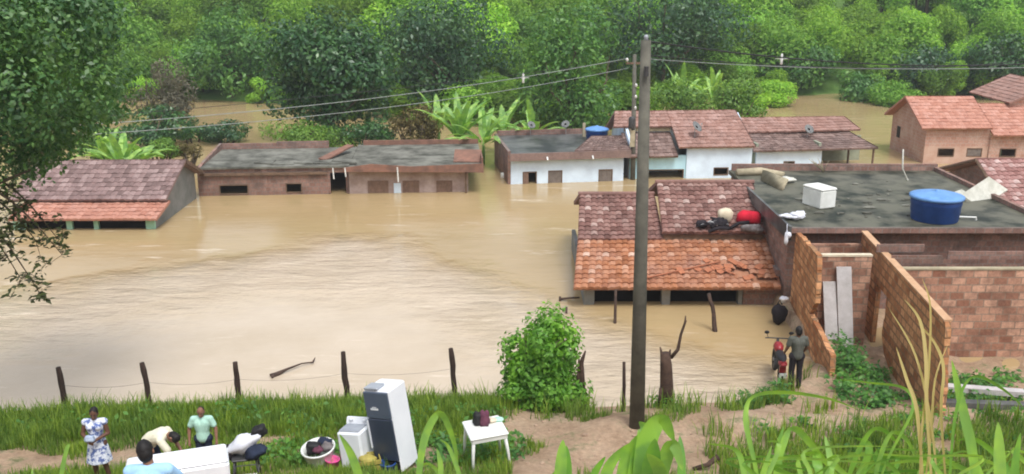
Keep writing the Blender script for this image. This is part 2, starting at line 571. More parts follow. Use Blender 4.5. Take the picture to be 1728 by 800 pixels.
    def build(s, name, mat, parent=None, smooth=False, at=None, local=False):
        """ONE mesh object; vertices are given in the place (or in the parent's own axes when local)"""
        me = bpy.data.meshes.new(name)
        o = Vector((0, 0, 0))
        if at is not None:
            o = Vector(at)
        elif parent is not None and not local:
            o = worigin(parent)
        me.from_pydata([(v[0] - o.x, v[1] - o.y, v[2] - o.z) for v in s.v], [], s.f)
        if any(u is not None for u in s.uv):
            l = me.uv_layers.new(name='tile')
            flat = []
            for f, u in zip(s.f, s.uv):
                for k in range(len(f)):
                    flat += list(u[k]) if u else [0.5, 0.5]
            l.data.foreach_set('uv', flat)
        me.materials.append(MAT[mat] if isinstance(mat, str) else mat)
        if smooth:
            me.polygons.foreach_set('use_smooth', [True] * len(me.polygons))
        me.update()
        ob = bpy.data.objects.new(name, me)
        COL.objects.link(ob)
        if parent is not None:
            ob.parent = parent
        elif at is not None:
            ob.location = at
        return ob


def arr_mesh(name, V, F, mat, parent=None, at=None, local=False):
    """a mesh straight from numpy arrays (all faces the same size)"""
    V = np.asarray(V, dtype=np.float32)
    o = Vector((0, 0, 0))
    if at is not None:
        o = Vector(at)
    elif parent is not None and not local:
        o = worigin(parent)
    V = V - np.array(o, dtype=np.float32)
    F = np.asarray(F, dtype=np.int32)
    me = bpy.data.meshes.new(name)
    k = F.shape[1]
    me.vertices.add(len(V))
    me.vertices.foreach_set('co', V.ravel())
    me.loops.add(F.size)
    me.loops.foreach_set('vertex_index', F.ravel())
    me.polygons.add(len(F))
    me.polygons.foreach_set('loop_start', np.arange(0, F.size, k, dtype=np.int32))
    me.update(calc_edges=True)
    me.validate()
    me.materials.append(MAT[mat] if isinstance(mat, str) else mat)
    ob = bpy.data.objects.new(name, me)
    COL.objects.link(ob)
    if parent is not None:
        ob.parent = parent
    elif at is not None:
        ob.location = at
    return ob


def tag(o, label, cat, group=None, kind=None):
    if label:
        o['label'] = label
    if cat:
        o['category'] = cat
    if group:
        o['group'] = group
    if kind:
        o['kind'] = kind
    return o


def thing(name, loc, label, cat, group=None, rz=0.0):
    o = bpy.data.objects.new(name, None)
    o.empty_display_size = 0.3
    COL.objects.link(o)
    o.location = loc
    o.rotation_euler = (0, 0, rz)
    return tag(o, label, cat, group)


def structure(o):
    o['kind'] = 'structure'
    return o


# ------------------------------------------------------------------ terrain and water
SHX = [-90, -13, -8.7, 0, 2.1, 4.6, 6.1, 6.9, 7.7, 8.3, 8.8, 9.1, 90]
SHY = [21.5, 22.0, 22.6, 23.1, 22.6, 22.9, 22.9, 23.5, 24.5, 25.0, 25.6, 37.0, 37.0]


def smooth01(x, a, b):
    t = np.clip((x - a) / (b - a), 0, 1)
    return t * t * (3 - 2 * t)


def height(X, Y):
    X = np.asarray(X, float)
    Y = np.asarray(Y, float)
    t = np.interp(X, SHX, SHY) - Y
    low = np.where(t < 0, np.maximum(-2.5, .35 * t), np.where(t < 1.5, .33 * t, .5 + .13 * (t - 1.5)))
    low = np.minimum(low, np.where(X > 6.5, .45 + .8 * smooth01(-Y, -20.6, -19.0), 1.15))
    low = np.where((X > 9.0) & (Y > 21.5) & (Y < 40), low - .42 * smooth01(X, 9.3, 10.3) * smooth01(Y, 21.8, 23.2), low)
    low = low + .40 * smooth01(X, 0.5, 3.0) * np.exp(-((Y - 19.9) / 1.1) ** 2) * (1 - .4 * smooth01(X, 6, 9))
    zp = 9.4 - .486 * Y
    z = np.maximum(low, zp)
    z = z + .10 * np.exp(-np.abs(zp - low))            # soft foot of the slope
    z = z + .05 * np.sin(X * 1.7 + Y * .6) * np.cos(Y * 1.3 - X * .4) * (t > .3) + .03 * np.sin(X * 4.1 - Y * 2.9) * (t > .3)
    foot = 85 + 3 * np.sin(X * .07) + 2 * np.sin(X * .19 + 1)
    hill = (Y - foot) * .27
    z = np.where(Y > 60, np.maximum(-2.5, np.minimum(hill, 55)) + (hill > 0) * (.6 * np.sin(X * .25) * np.cos(Y * .21)), z)
    return z


def axis(stops):
    out = []
    for (a, b, n) in stops:
        out += list(np.linspace(a, b, n, endpoint=False))
    return np.array(out + [stops[-1][1]])


gx = axis([(-400, -60, 18), (-60, -16, 30), (-16, 16, 150), (16, 60, 30), (60, 400, 18)])
gy = axis([(-30, 8, 14), (8, 30, 110), (30, 60, 24), (60, 160, 50), (160, 420, 16)])
GX, GY = np.meshgrid(gx, gy)
GZ = height(GX, GY)
nxg, nyg = len(gx), len(gy)
V = np.stack([GX.ravel(), GY.ravel(), GZ.ravel()], 1)
ii, jj = np.meshgrid(np.arange(nxg - 1), np.arange(nyg - 1))
a = (jj * nxg + ii).ravel()
F = np.stack([a, a + 1, a + 1 + nxg, a + nxg], 1)

m, t, b = new_mat('bank_soil')
co = objco(t)
n1 = ramp(t, noise(t, co, .8, 7, .7), [(.35, (.27, .18, .115)), (.52, (.40, .285, .195)), (.68, (.47, .355, .26))])
n2 = ramp(t, noise(t, co, 9, 6, .75), [(.3, .3), (.7, .78)])
c = mixc(t, .55, n1, n2, 'OVERLAY')
gf = ramp(t, noise(t, co, 1.6, 5, .7), [(.53, 0.0), (.66, .75)])
c = mixc(t, gf, c, (.09, .13, .04))
# the far hillside is covered in low green growth
sep = node(t, 'ShaderNodeSeparateXYZ')
t.links.new(co, sep.inputs[0])
far = ramp(t, sep.outputs[1], [(0.0, 0.0), (1.0, 1.0)])
mr = node(t, 'ShaderNodeMapRange')
t.links.new(sep.outputs[1], mr.inputs[0])
mr.inputs[1].default_value, mr.inputs[2].default_value = 60, 70
c = mixc(t, mr.outputs[0], c, ramp(t, noise(t, co, .5, 5, .7), [(.35, (.06, .13, .028)), (.65, (.14, .24, .06))]))
t.links.new(c, b.inputs['Base Color'])
b.inputs['Roughness'].default_value = .95
b.inputs['Specular IOR Level'].default_value = .1
bump(t, b, noise(t, co, 5, 8, .75), .9, .10)
MAT['soil'] = m
g = arr_mesh('ground', V, F, 'soil')
g.data.polygons.foreach_set('use_smooth', [True] * len(g.data.polygons))
structure(g)

# flood water: one sheet; the current along the near shore is coloured paler, the sheltered water behind is browner
m, t, b = new_mat('flood_water')
co = objco(t)
sep = node(t, 'ShaderNodeSeparateXYZ')
t.links.new(co, sep.inputs[0])


def mth(op, a, c=None):
    n = node(t, 'ShaderNodeMath', operation=op)
    for i, v in enumerate((a, c)):
        if v is None:
            continue
        if isinstance(v, bpy.types.NodeSocket):
            t.links.new(v, n.inputs[i])
        else:
            n.inputs[i].default_value = v
    return n.outputs[0]


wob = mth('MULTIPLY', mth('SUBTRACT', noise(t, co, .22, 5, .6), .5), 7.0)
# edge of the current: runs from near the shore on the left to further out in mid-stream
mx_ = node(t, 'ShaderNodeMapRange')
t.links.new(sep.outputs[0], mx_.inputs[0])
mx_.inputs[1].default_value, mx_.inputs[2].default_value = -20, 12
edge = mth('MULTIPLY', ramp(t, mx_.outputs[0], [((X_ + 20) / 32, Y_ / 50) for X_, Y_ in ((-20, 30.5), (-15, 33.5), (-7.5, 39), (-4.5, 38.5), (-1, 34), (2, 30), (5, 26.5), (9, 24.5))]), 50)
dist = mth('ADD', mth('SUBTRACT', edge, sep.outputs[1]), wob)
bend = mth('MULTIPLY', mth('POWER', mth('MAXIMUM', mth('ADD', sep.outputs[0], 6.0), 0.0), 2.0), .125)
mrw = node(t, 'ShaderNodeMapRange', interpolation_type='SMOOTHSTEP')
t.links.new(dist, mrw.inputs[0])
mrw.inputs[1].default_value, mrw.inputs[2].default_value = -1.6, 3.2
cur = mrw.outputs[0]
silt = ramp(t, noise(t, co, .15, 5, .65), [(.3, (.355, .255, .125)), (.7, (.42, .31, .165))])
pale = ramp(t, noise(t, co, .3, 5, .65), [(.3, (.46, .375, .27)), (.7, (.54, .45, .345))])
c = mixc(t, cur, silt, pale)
# streaks of foam drawn out by the flow
mp = node(t, 'ShaderNodeMapping')
t.links.new(co, mp.inputs[0])
mp.inputs['Rotation'].default_value = (0, 0, RAD(-12))
mp.inputs['Scale'].default_value = (.22, 1.1, 1)
st = ramp(t, noise(t, mp.outputs[0], 1.0, 6, .7), [(.60, 0.0), (.70, .7)])
c = mixc(t, st, c, (.70, .60, .47))
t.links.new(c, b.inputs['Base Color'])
b.inputs['Roughness'].default_value = .07
b.inputs['IOR'].default_value = 1.33
mp2 = node(t, 'ShaderNodeMapping')
t.links.new(co, mp2.inputs[0])
mp2.inputs['Rotation'].default_value = (0, 0, RAD(-14))
mp2.inputs['Scale'].default_value = (.42, 1.15, 1)
h1 = noise(t, mp2.outputs[0], 1.0, 6, .62)
h2 = noise(t, mp2.outputs[0], 4.5, 4, .6)
hh = mth('ADD', h1, mth('MULTIPLY', h2, .15))
band = node(t, 'ShaderNodeMapRange', interpolation_type='SMOOTHSTEP')   # the ripples are strongest in mid-stream
t.links.new(dist, band.inputs[0])
band.inputs[1].default_value, band.inputs[2].default_value = 9.0, 3.0
amp = mth('ADD', mth('MULTIPLY', mth('MULTIPLY', cur, band.outputs[0]), 1.0), .07)
hh = mth('MULTIPLY', hh, amp)
bump(t, b, hh, .9, .42)
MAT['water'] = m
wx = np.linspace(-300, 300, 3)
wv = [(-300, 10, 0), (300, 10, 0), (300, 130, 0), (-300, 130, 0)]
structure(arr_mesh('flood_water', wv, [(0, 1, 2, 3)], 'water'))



# ------------------------------------------------------------------ buildings
def at_frame(root, F):
    root.location = (F.o.x, F.o.y, 0)
    root.rotation_euler = (0, 0, F.a)


def house(name, F, label, cat='house', group=None):
    r = thing(name, (F.o.x, F.o.y, 0), label, cat, group, F.a)
    return r


def part(mb, name, mat, root, smooth=False, label=None):
    o = mb.build(name, mat, root, smooth, local=True)
    if label:
        o['label'] = label
    return o


def window_part(root, u0, u1, z0, z1, w, shutter=None, half=False, frame='timber', fw=.05):
    """a frame set 3 mm proud of the wall; a closed or half-closed shutter as its child"""
    m = MB()
    y0, y1 = w - .02, w + .10
    m.box(u0, u0 + fw, y0, y1, z0, z1)
    m.box(u1 - fw, u1, y0, y1, z0, z1)
    m.box(u0 + fw, u1 - fw, y0, y1, z1 - fw, z1)
    m.box(u0 + fw, u1 - fw, y0, y1, z0, z0 + fw)
    o = part(m, 'window', frame, root)
    if shutter:
        s = MB()
        e = u0 + (u1 - u0) * (.48 if half else 1)
        n = max(2, int(round((e - u0) / .16)))
        for k in range(n):
            a = u0 + fw + (e - u0 - 2 * fw) * k / n
            c = u0 + fw + (e - u0 - 2 * fw) * (k + 1) / n
            s.box(a + .004, c - .004, w + .02, w + .05 + .01 * (k % 2), z0 + fw, z1 - fw)
        so = s.build('shutter', shutter, o, local=True)
    return o


BOT = -1.9      # walls go down below the flood to the drowned ground


# ---- the half-drowned house at the left: grey-purple roof, orange porch roof, mint porch wall
F = Frame(at_z(18, 387.5), 0.012)
r = house('porch_house', F, 'flooded house with grey purple tiles above a lower orange porch roof and mint wall')
uL, zE = F.uz(14, 371, -.35)
uR, _ = F.uz(264, 367, -.35)
_, wT, zT = F.slope(150, 340, -.35, zE, 15)
uA, uB = F.uz(22, 380)[0], F.uz(261, 380)[0]
m = MB()
hl = [(F.uz(a, 380)[0], F.uz(c_, 380)[0], -.6, zE - .15) for a, c_ in ((42, 112), (122, 158), (166, 246))]
m.wall('u', 0, .15, uA, uB, BOT, zE - .03, hl)
part(m, 'porch_wall', 'green_paint', r)
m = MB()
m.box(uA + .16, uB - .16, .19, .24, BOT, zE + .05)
part(m, 'inside_shade_sheet', 'inside_shade', r)  # sheet added behind the openings, coloured black for the shade within
m = MB()
m.tiles((uL, -.35, zE), (uR, -.35, zE), (uR + .1, wT, zT), (uL + .1, wT, zT), .30, .36, .03, .03)
part(m, 'porch_roof', MAT['tile_pink'], r)
zU = zT + .12
wU = wT - .25
uuL, uuR = F.uz(14, 335, wU)[0], F.uz(280, 333, wU)[0]
_, wRd, zRd = F.slope(200, 271, wU, zU, 24)
m = MB()
m.tiles((uuL, wU, zU), (uuR, wU, zU), (uuR + .1, wRd, zRd), (uuL + .1, wRd, zRd), .26, .34, .03, .03, sag=.05)
wBk = wRd + (wRd - wU) * .85
zBk = zRd - (wBk - wRd) * math.tan(RAD(24))
m.tiles((uuR + .1, wBk, zBk), (uuL + .1, wBk, zBk), (uuL + .1, wRd, zRd), (uuR + .1, wRd, zRd), .26, .34, .03, .03)
part(m, 'roof', 'tile_purple', r)
m = MB()
gw = [(uB - .12, .15, BOT), (uB - .12, .15, zE - .05), (uB - .12, wT, zT - .13), (uB - .12, wU + .2, zU - .05), (uB - .12, wRd, zRd - .1), (uB - .12, wBk - .25, zBk - .02), (uB - .12, wBk - .25, BOT)]
m.prism(gw, (.12, 0, 0))
gw = [(uA, p[1], p[2]) for p in gw]
m.prism(gw, (.12, 0, 0))
m.wall('u', wBk - .37, wBk - .252, uA + .12, uB - .12, BOT, zBk - .05)
part(m, 'side_wall', 'grey_wall', r)
m = MB()
m.prism([(uuR + .11, wRd - .05, zRd + .02), (uuR + .11, wRd + .1, zRd + .02), (uuR + .11, wBk, zBk + .05), (uuR + .11, wBk, zBk - .1), (uuR + .11, wRd, zRd - .16)], (.04, 0, 0))
part(m, 'barge_board', 'timber', r)


# ---- long row of unfinished flat-roofed brick houses
F = Frame.px((336, 331), (818, 323))
r = house('brick_house', F, 'low dirty brick house with flat mossy roof and two black window holes')
u1 = F.uz(588, 300)[0]
zt = F.uz(450, 281)[1]
wb = F.flat(400, 248, zt + .1)[1]
ws = [(F.uz(368, 300)[0], F.uz(418, 300)[0], F.uz(368, 329)[1], F.uz(368, 312)[1]),
      (F.uz(481, 300)[0], F.uz(509, 300)[0], F.uz(481, 326)[1], F.uz(481, 309)[1])]
dr = (F.uz(557, 300)[0], F.uz(587, 300)[0], -1.2, F.uz(570, 291)[1])
m = MB()
m.wall('u', 0, .15, 0, u1, BOT, zt - .1, ws + [dr])
m.wall('w', 0, .15, .15, wb, BOT, zt - .1)
m.wall('w', u1 - .15, u1, .15, wb, BOT, zt - .1)
m.wall('u', wb - .15, wb, .15, u1 - .15, BOT, zt - .1)
m.box(F.uz(443, 300)[0], F.uz(451, 300)[0], -.05, -.003, BOT, zt - .12)
part(m, 'wall', 'brick_dark', r)
for q in ws:
    window_part(r, *q, 0)
m = MB()
m.box(-.05, u1 + .05, -.12, wb + .1, zt - .095, zt)
part(m, 'roof', 'slab_pale', r)
m = MB()
m.box(0, u1 * .42, wb - .12, wb + .05, zt + .003, zt + .30)
part(m, 'parapet', 'brick_dark', r)
m = MB()
m.box(u1 * .42, u1 * .8, wb - .12, wb + .05, zt + .003, zt + .38)
part(m, 'parapet', 'brick_dark', r)
m = MB()
m.prism([(.05, .0, zt + .003), (.05, wb - .1, zt + .003), (.05, wb - .1, zt + .34), (.05, .9, zt + .12)], (.14, 0, 0))
part(m, 'parapet', 'brick_dark', r)
m = MB()
for k in range(16):
    u = u1 * random.uniform(.3, .98)
    m.prism([(u, random.uniform(.2, 1), zt + .004), (u + random.uniform(.3, 1.2), .3, zt + .004), (u + random.uniform(.2, .9), 1.4, zt + .004)], (0, 0, random.uniform(.03, .09)))
part(m, 'rubble', 'slab_pale', r)
m = MB()
m.prism([(u1 * .78, 1.5, zt + .02), (u1 * .84, 1.2, zt + .02), (u1 * 1.0, 3.6, zt + .32), (u1 * .95, 3.9, zt + .32)], (0, 0, .08))
part(m, 'fallen_beam', 'slab_edge', r)
m = MB()
m.box(u1 * .02, u1 * .86, -.16, -.003, zt - .42, zt - .3)
part(m, 'gutter_board', 'timber', r)

F2 = F
r = house('brick_house', F, 'low brick house with brown shuttered windows and a stained grey flat roof')
r.location = (F.o.x, F.o.y, 0)
ua, ub = u1 + .02, F.uz(815, 300)[0]
uw = F.uz(790, 300)[0]
zt2 = F.uz(700, 279)[1]
zt2r = zt2 + .2
wb2 = F.flat(700, 240, zt2 + .12)[1]
ws = []
for a_, b_ in ((620, 655), (679, 707), (736, 763)):
    ws.append((F.uz(a_, 300)[0], F.uz(b_, 300)[0], -1.0, F.uz(a_, 305)[1]))
m = MB()
m.wall('u', 0, .15, ua, uw, BOT, zt2 - .15, ws)
m.wall('w', ua, ua + .15, .15, wb2, BOT, zt2 - .15)
m.wall('w', uw - .15, uw, .15, wb2, BOT, zt2 - .15)
m.wall('u', wb2 - .15, wb2, ua + .15, uw - .15, BOT, zt2 - .15)
part(m, 'wall', 'pink_plaster', r)
for q in ws:
    window_part(r, *q, 0, 'door_wood', frame='door_wood')
m = MB()
m.box(F.uz(664, 300)[0], F.uz(676, 300)[0], -.02, -.003, -.3, F.uz(664, 309)[1])
part(m, 'painted_panel', 'white_wall', r)
m = MB()
m.box(ua, ub, -.55, wb2 + .05, zt2 - .145, zt2)
part(m, 'roof', 'slab_pale', r)
m = MB()
m.prism([(ua - .2, -.62, zt2 - .16), (ub, -.62, zt2 - .30), (ub, -.62, zt2 + .16), (u1 + 3.2, -.62, zt2 + .06), (ua + 1.2, -.62, zt2 + .22), (ua - .2, -.62, zt2 + .04)], (0, .07, 0))
part(m, 'parapet', 'slab_edge', r)
m = MB()
m.box(ub - .09, ub - .01, -.55, .9, zt2 + .003, zt2 + .45)
part(m, 'parapet', 'slab_edge', r)
m = MB()
m.box(ua + .3, ub, wb2 - .1, wb2 + .03, zt2 + .003, zt2 + .26)
part(m, 'parapet', 'slab_edge', r)
m = MB()
m.prism([(ub - 1.5, .6, zt2 + .01), (ub, .4, zt2 + .01), (ub, 1.6, zt2 + .42), (ub - 1.4, 1.8, zt2 + .42)], (0, 0, .05))
part(m, 'loose_sheet', 'slab_edge', r)
m = MB()
up = F.uz(786, 300)[0]
m.tube([(up, -.3, BOT), (up, -.3, zt2 - .15)], .055, 8)
part(m, 'porch_post', 'timber', r)
m = MB()
for px, w_, L in ((565, -.66, .5), (585, -.66, .4), (672, -.66, .7)):
    u = F.uz(px, 300)[0]
    m = MB()
    m.tube([(u, w_, zt2 + .05), (u + .03, w_ - .02, zt2 - L)], .035, 6)
    part(m, 'drain_pipe', 'white_plastic', r)

# ---- white flat-roofed house in the middle distance
F = Frame.px((862, 311), (1054, 305))
r = house('white_house', F, 'long low whitewashed house with flat dark roof and three small windows')
u1 = F.uz(1052, 290)[0]
ze = F.uz(950, 267)[1]
zt = F.uz(950, 256)[1]
wb = F.flat(930, 226, zt)[1]
ws = []
for a_, b_, y_ in ((882, 906, 290), (925, 949, 288), (1010, 1034, 286)):
    ws.append((F.uz(a_, 290)[0], F.uz(b_, 290)[0], -.7, F.uz(a_, y_)[1]))
m = MB()
m.wall('u', 0, .15, 0, u1, BOT, ze, ws)
part(m, 'front_wall', 'white_wall', r)
m = MB()
m.wall('w', -.16, -.003, 0, wb, BOT, zt + .1)
m.wall('w', u1 - .15, u1, .151, wb, BOT, ze)
m.wall('u', wb - .15, wb, .0, u1 - .152, BOT, zt + .28)
part(m, 'side_wall', 'brick_dark', r)
window_part(r, *ws[0], 0, 'door_wood', half=True)
window_part(r, *ws[1], 0, 'grey_wood')
window_part(r, *ws[2], 0, 'grey_wood')
m = MB()
m.box(0, u1 + .25, -.28, wb - .152, ze + .012, zt)
part(m, 'roof', 'slab_dark', r)
m = MB()
m.prism([(-.1, -.40, ze - .02), (u1 + .3, -.40, ze + .01), (u1 + .3, -.40, zt + .05), (-.1, -.40, zt + .02)], (0, .115, 0))
m.tiles((u1 * .55, -.28, zt + .06), (u1 + .3, -.28, zt + .06), (u1 + .35, 2.1, zt + .40), (u1 * .78, 2.1, zt + .40), .24, .32, .025, .03)
part(m, 'eave_tiles', 'tile_brown', r)
m = MB()
for px in (921, 997):
    u = F.uz(px, 262)[0]
    m = MB()
    m.tube([(u, -.42, ze + .16), (u, -.62, ze + .02)], .045, 8)
    part(m, 'spout', 'white_plastic', r)
m = MB()
um = F.uz(986, 220, wb - 1.2)[0]
m.box(um - .1, um + .05, wb - 1.3, wb - 1.15, zt + .003, zt + .8)
part(m, 'roof_post', 'soil_rim', r)
zr_c, wb_c, FC = zt, wb, F


def water_tank(loc, rt, h, label, squash=1.0, strap=True, lid_over=.06):
    """round plastic tank, wider at the mouth, with a domed lid"""
    t_ = thing('water_tank', loc, label, 'water tank')
    b_ = MB()
    rb = rt * .92
    prof = [(rb * .97, 0), (rb, .03), (rb + (rt - rb) * .35, h * .35), (rb + (rt - rb) * .36 + .015, h * .37), (rb + (rt - rb) * .7, h * .68), (rb + (rt - rb) * .71 + .015, h * .70), (rt, h * .97), (rt * .98, h)]
    b_.lathe((0, 0, 0), prof, 28)
    b_.build('tank_body', 'blue_plastic', t_, True, local=True)
    l_ = MB()
    R_ = rt + lid_over
    l_.lathe((0, 0, 0), [(R_ * .97, h * .93), (R_, h * .95), (R_, h + .03), (R_ * .93, h + .06), (R_ * .6, h + .13), (R_ * .25, h + .17), (.10, h + .175), (.10, h + .21), (.02, h + .215)], 28)
    l_.build('lid', 'blue_lid', t_, True, local=True)
    p_ = MB()
    p_.tube([(rt * .9, -.1, h * .15), (rt + .5, -.2, h * .15), (rt + .5, -.2, .03)], .03, 8)
    p_.build('pipe', 'white_plastic', t_, local=True)
    return t_


def F2W(F, u, w, z):
    return Vector((F.o.x + u * F.ca - w * F.sa, F.o.y + u * F.sa + w * F.ca, z))


u_, w_ = F.flat(1007, 236, zt + .02)
t_ = water_tank(F2W(F, u_, w_, zt + .003), .62, .62, 'small blue water tank with pale lid on the flat roof of the white house')


def dish(loc, rz, label, size=.42, mast=.55, tilt=40):
    d_ = thing('satellite_dish', loc, label, 'satellite dish', 'satellite dishes on the roofs', rz)
    a_ = MB()
    a_.tube([(0, 0, 0), (0, 0, mast), (0, -.08, mast + .05)], .022, 6)
    a_.build('mast', 'metal', d_, local=True)
    b_ = MB()
    n, k = 18, 4
    rot = Matrix.Rotation(RAD(90 - tilt), 3, 'X')
    vs, fs = [(0, 0, 0)], []
    for off in (0, .012):
        base = len(vs) - (1 if off == 0 else 0)
    vs, fs = [], []
    for side, off in ((0, 0.0), (1, -.014)):
        for i in range(1, k + 1):
            rr = size * i / k
            for j in range(n):
                an = 2 * math.pi * j / n
                vs.append(rot @ Vector((rr * math.cos(an), rr * math.sin(an), .45 * rr * rr + off)))
    N = n * k
    for side in (0, 1):
        for i in range(k - 1):
            for j in range(n):
                q = (side * N + i * n + j, side * N + i * n + (j + 1) % n, side * N + (i + 1) * n + (j + 1) % n, side * N + (i + 1) * n + j)
                fs.append(q if side == 0 else q[::-1])
        fs.append(tuple(side * N + j for j in range(n)))
    for j in range(n):
        fs.append(((k - 1) * n + j, (k - 1) * n + (j + 1) % n, N + (k - 1) * n + (j + 1) % n, N + (k - 1) * n + j))
    vs = [v + Vector((0, -.1, mast + .1)) for v in vs]
    b_.add(vs, fs)
    b_.build('reflector', 'dish_grey', d_, True, local=True)
    c_ = MB()
    tip = Vector((0, -.1, mast + .1)) + rot @ Vector((0, -.05, size * 1.0))
    c_.tube([Vector((0, -.1, mast + .1)) + rot @ Vector((0, -size * .95, .08)), tip], .012, 5)
    c_.ell(tip, (.04, .04, .05))
    c_.build('feed_arm', 'metal', d_, local=True)
    return d_


for px, py, rz, lb in ((890, 224, .5, 'grey satellite dish on the white house roof beside the banana leaves'), (948, 222, -.4, 'grey satellite dish on the white house roof close to the blue tank')):
    u_, w_ = F.flat(px, py, zt)
    dish(F2W(F, u_, min(w_, wb - .5), zt), rz, lb, .25)

# ---- white house with big gabled roof and a lower cyan wing
F = Frame(at_z(1060, 302), RAD(4))
r = house('white_house', F, 'white and cyan house under a tall dusty red tiled roof')
uC0, uC1 = F.uz(1062, 290)[0], F.uz(1157, 290)[0]
uW1 = F.uz(1266, 290)[0]
zl = F.uz(1110, 262)[1]                       # eave of the lower wing
zm = F.uz(1210, 246)[1]                       # eave of the main roof
m = MB()
op = (F.uz(1085, 290)[0], F.uz(1154, 290)[0], -.9, F.uz(1110, 286)[1])
m.wall('u', 0, .15, uC0, uC1 - .003, BOT, zl - .02, [op])
part(m, 'wing_wall', 'cyan_wall', r)
m = MB()
wn = (F.uz(1203, 290)[0], F.uz(1228, 290)[0], F.uz(1203, 295.5)[1], F.uz(1203, 282)[1])
m.wall('u', -.1, .05, uC1, uW1, BOT, zm - .02, [wn])
_, wRd, zRd = F.slope(1150, 187, -.4, zm, 25)
wBk = 2 * wRd + .4
for u in (uC0, uW1 - .15):
    m.prism([(u, .151, BOT), (u, .151, zm + .12), (u, wRd, zRd - .12), (u, wBk - .3, zm + .1), (u, wBk - .3, BOT)], (.15, 0, 0))
m.wall('u', wBk - .46, wBk - .31, uC0 + .15, uW1 - .15, BOT, zm)
zs0, ws0 = F.slope(1085, 214, -.4, zm, 25)[2], F.slope(1085, 214, -.4, zm, 25)[1]
m.wall('u', ws0 + .3, ws0 + .42, uC0 + .15, uC1, BOT, zs0)
part(m, 'wall', 'white_wall', r)
window_part(r, *wn, -.1)
window_part(r, *op, 0)
uRa, uRb = F.uz(1146, 244, -.4)[0], F.uz(1275, 241, -.4)[0]
utl, utr = F.slope(1038, 191, -.4, zm, 25)[0], F.slope(1241, 186, -.4, zm, 25)[0]
uml, umr = F.slope(1035, 214, -.4, zm, 25)[0], F.slope(1128, 214, -.4, zm, 25)[0]
m = MB()
fr = (ws0 + .4) / (wRd + .4)
# right-hand part runs to the low eave, the part over the wing stops higher up the same slope
m.tiles((uRa, -.4, zm), (uRb, -.4, zm), (utr, wRd, zRd), (uRa, wRd, zRd), .26, .34, .025, .028)
m.tiles((uml, ws0, zs0), (uRa, ws0, zs0), (uRa, wRd, zRd), (utl, wRd, zRd), .26, .34, .025, .028)
m.tiles((uRb, wBk, zm), (utl, wBk, zm), (utl, wRd, zRd), (utr, wRd, zRd), .26, .4, .02, .028)
part(m, 'main_roof', 'tile_dusty', r)
m = MB()
zlt = F.uz(1090, 224, ws0 - .1)[1]
m.tiles((uC0 - .25, -.45, zl), (uRa - .03, -.45, zl), (uRa - .03, ws0 + .25, zs0 - .40), (uC0 - .2, ws0 + .25, zs0 - .40), .26, .34, .03, .03)
part(m, 'wing_roof', 'tile_brown', r)
m = MB()
m.box(uC0 - .05, uRa - .05, ws0 + .15, ws0 + .29, zs0 - .28, zs0 - .09)
part(m, 'fascia', 'soil_rim', r)
u_, w_, z_ = F.slope(1172, 232, -.4, zm, 25)
dish(F2W(F, u_, w_, z_), .9, 'thin dark aerial dish on the dusty red roof slope', .34, .5)
FD = F

# ---- low house with two roof bands and an open side porch
F = Frame(at_z(1268, 287), RAD(5))
r = house('white_house', F, 'low white house with two brown roof bands and an open mossy side porch')
u0, u1 = F.uz(1276, 270)[0], F.uz(1386, 270)[0]
uP = F.uz(1472, 262)[0]
ze = F.uz(1370, 251)[1]
wn = (F.uz(1322, 275)[0], F.uz(1341, 275)[0], -.3, F.uz(1322, 272)[1])
m = MB()
m.wall('u', 0, .15, u0, u1, BOT, ze - .02, [wn])
part(m, 'front_wall', 'white_wall', r)
window_part(r, *wn, 0, 'grey_wood', half=True)
m = MB()
wl = F.slope(1350, 224, -.35, ze, 13)
m.wall('w', u1 - .15, u1 - .002, .151, 4.5, BOT, ze + .3)
part(m, 'porch_wall', 'moss_wall', r)
m = MB()
m.wall('u', 2.4, 2.55, u1, F.uz(1450, 262, 2.4)[0], BOT, ze + .3)
part(m, 'porch_wall', 'moss_wall', r)
m = MB()
m.wall('w', u0 - .002, u0 + .15, .151, 4.5, BOT, ze + .3)
part(m, 'porch_wall', 'moss_wall', r)
uEl, uEr = F.uz(1272, 254, -.35)[0], F.uz(1482, 246, -.35)[0]
m = MB()
m.tiles((uEl, -.35, ze - .03), (uEr, -.35, ze + .04), (uEr - .7, wl[1], wl[2] + .02), (uEl, wl[1], wl[2]), .26, .34, .03, .03, sag=.08)
part(m, 'lower_roof', 'tile_brown', r)
zu = wl[2] + .12
wu = wl[1] - .25
up = F.slope(1350, 198, wu, zu, 18)
uu = F.uz(1452, 224, wu)[0]
uu0 = F.uz(1262, 224, wu)[0]
m = MB()
m.tiles((uu0, wu, zu - .02), (uu, wu, zu + .05), (uu - .3, up[1], up[2]), (uu0, up[1], up[2]), .26, .34, .03, .03, sag=.05)
m.tiles((uu, up[1] + 3, up[2] - .9), (uu0, up[1] + 3, up[2] - .9), (uu0, up[1], up[2]), (uu - .3, up[1], up[2]), .26, .34, .02, .03)
part(m, 'upper_roof', 'tile_dusty', r)
m = MB()
for u, w_ in ((uP, -.1), (F.uz(1447, 262)[0], 1.2)):
    m.tube([(u, w_, BOT), (u, w_, ze + .05)], .06, 8)
part(m, 'porch_post', 'timber', r)
u_, w_, z_ = F.slope(1362, 232, -.35, ze, 13)
dish(F2W(F, u_, w_, z_), .4, 'pale satellite dish between the two brown roof bands', .3, .4)

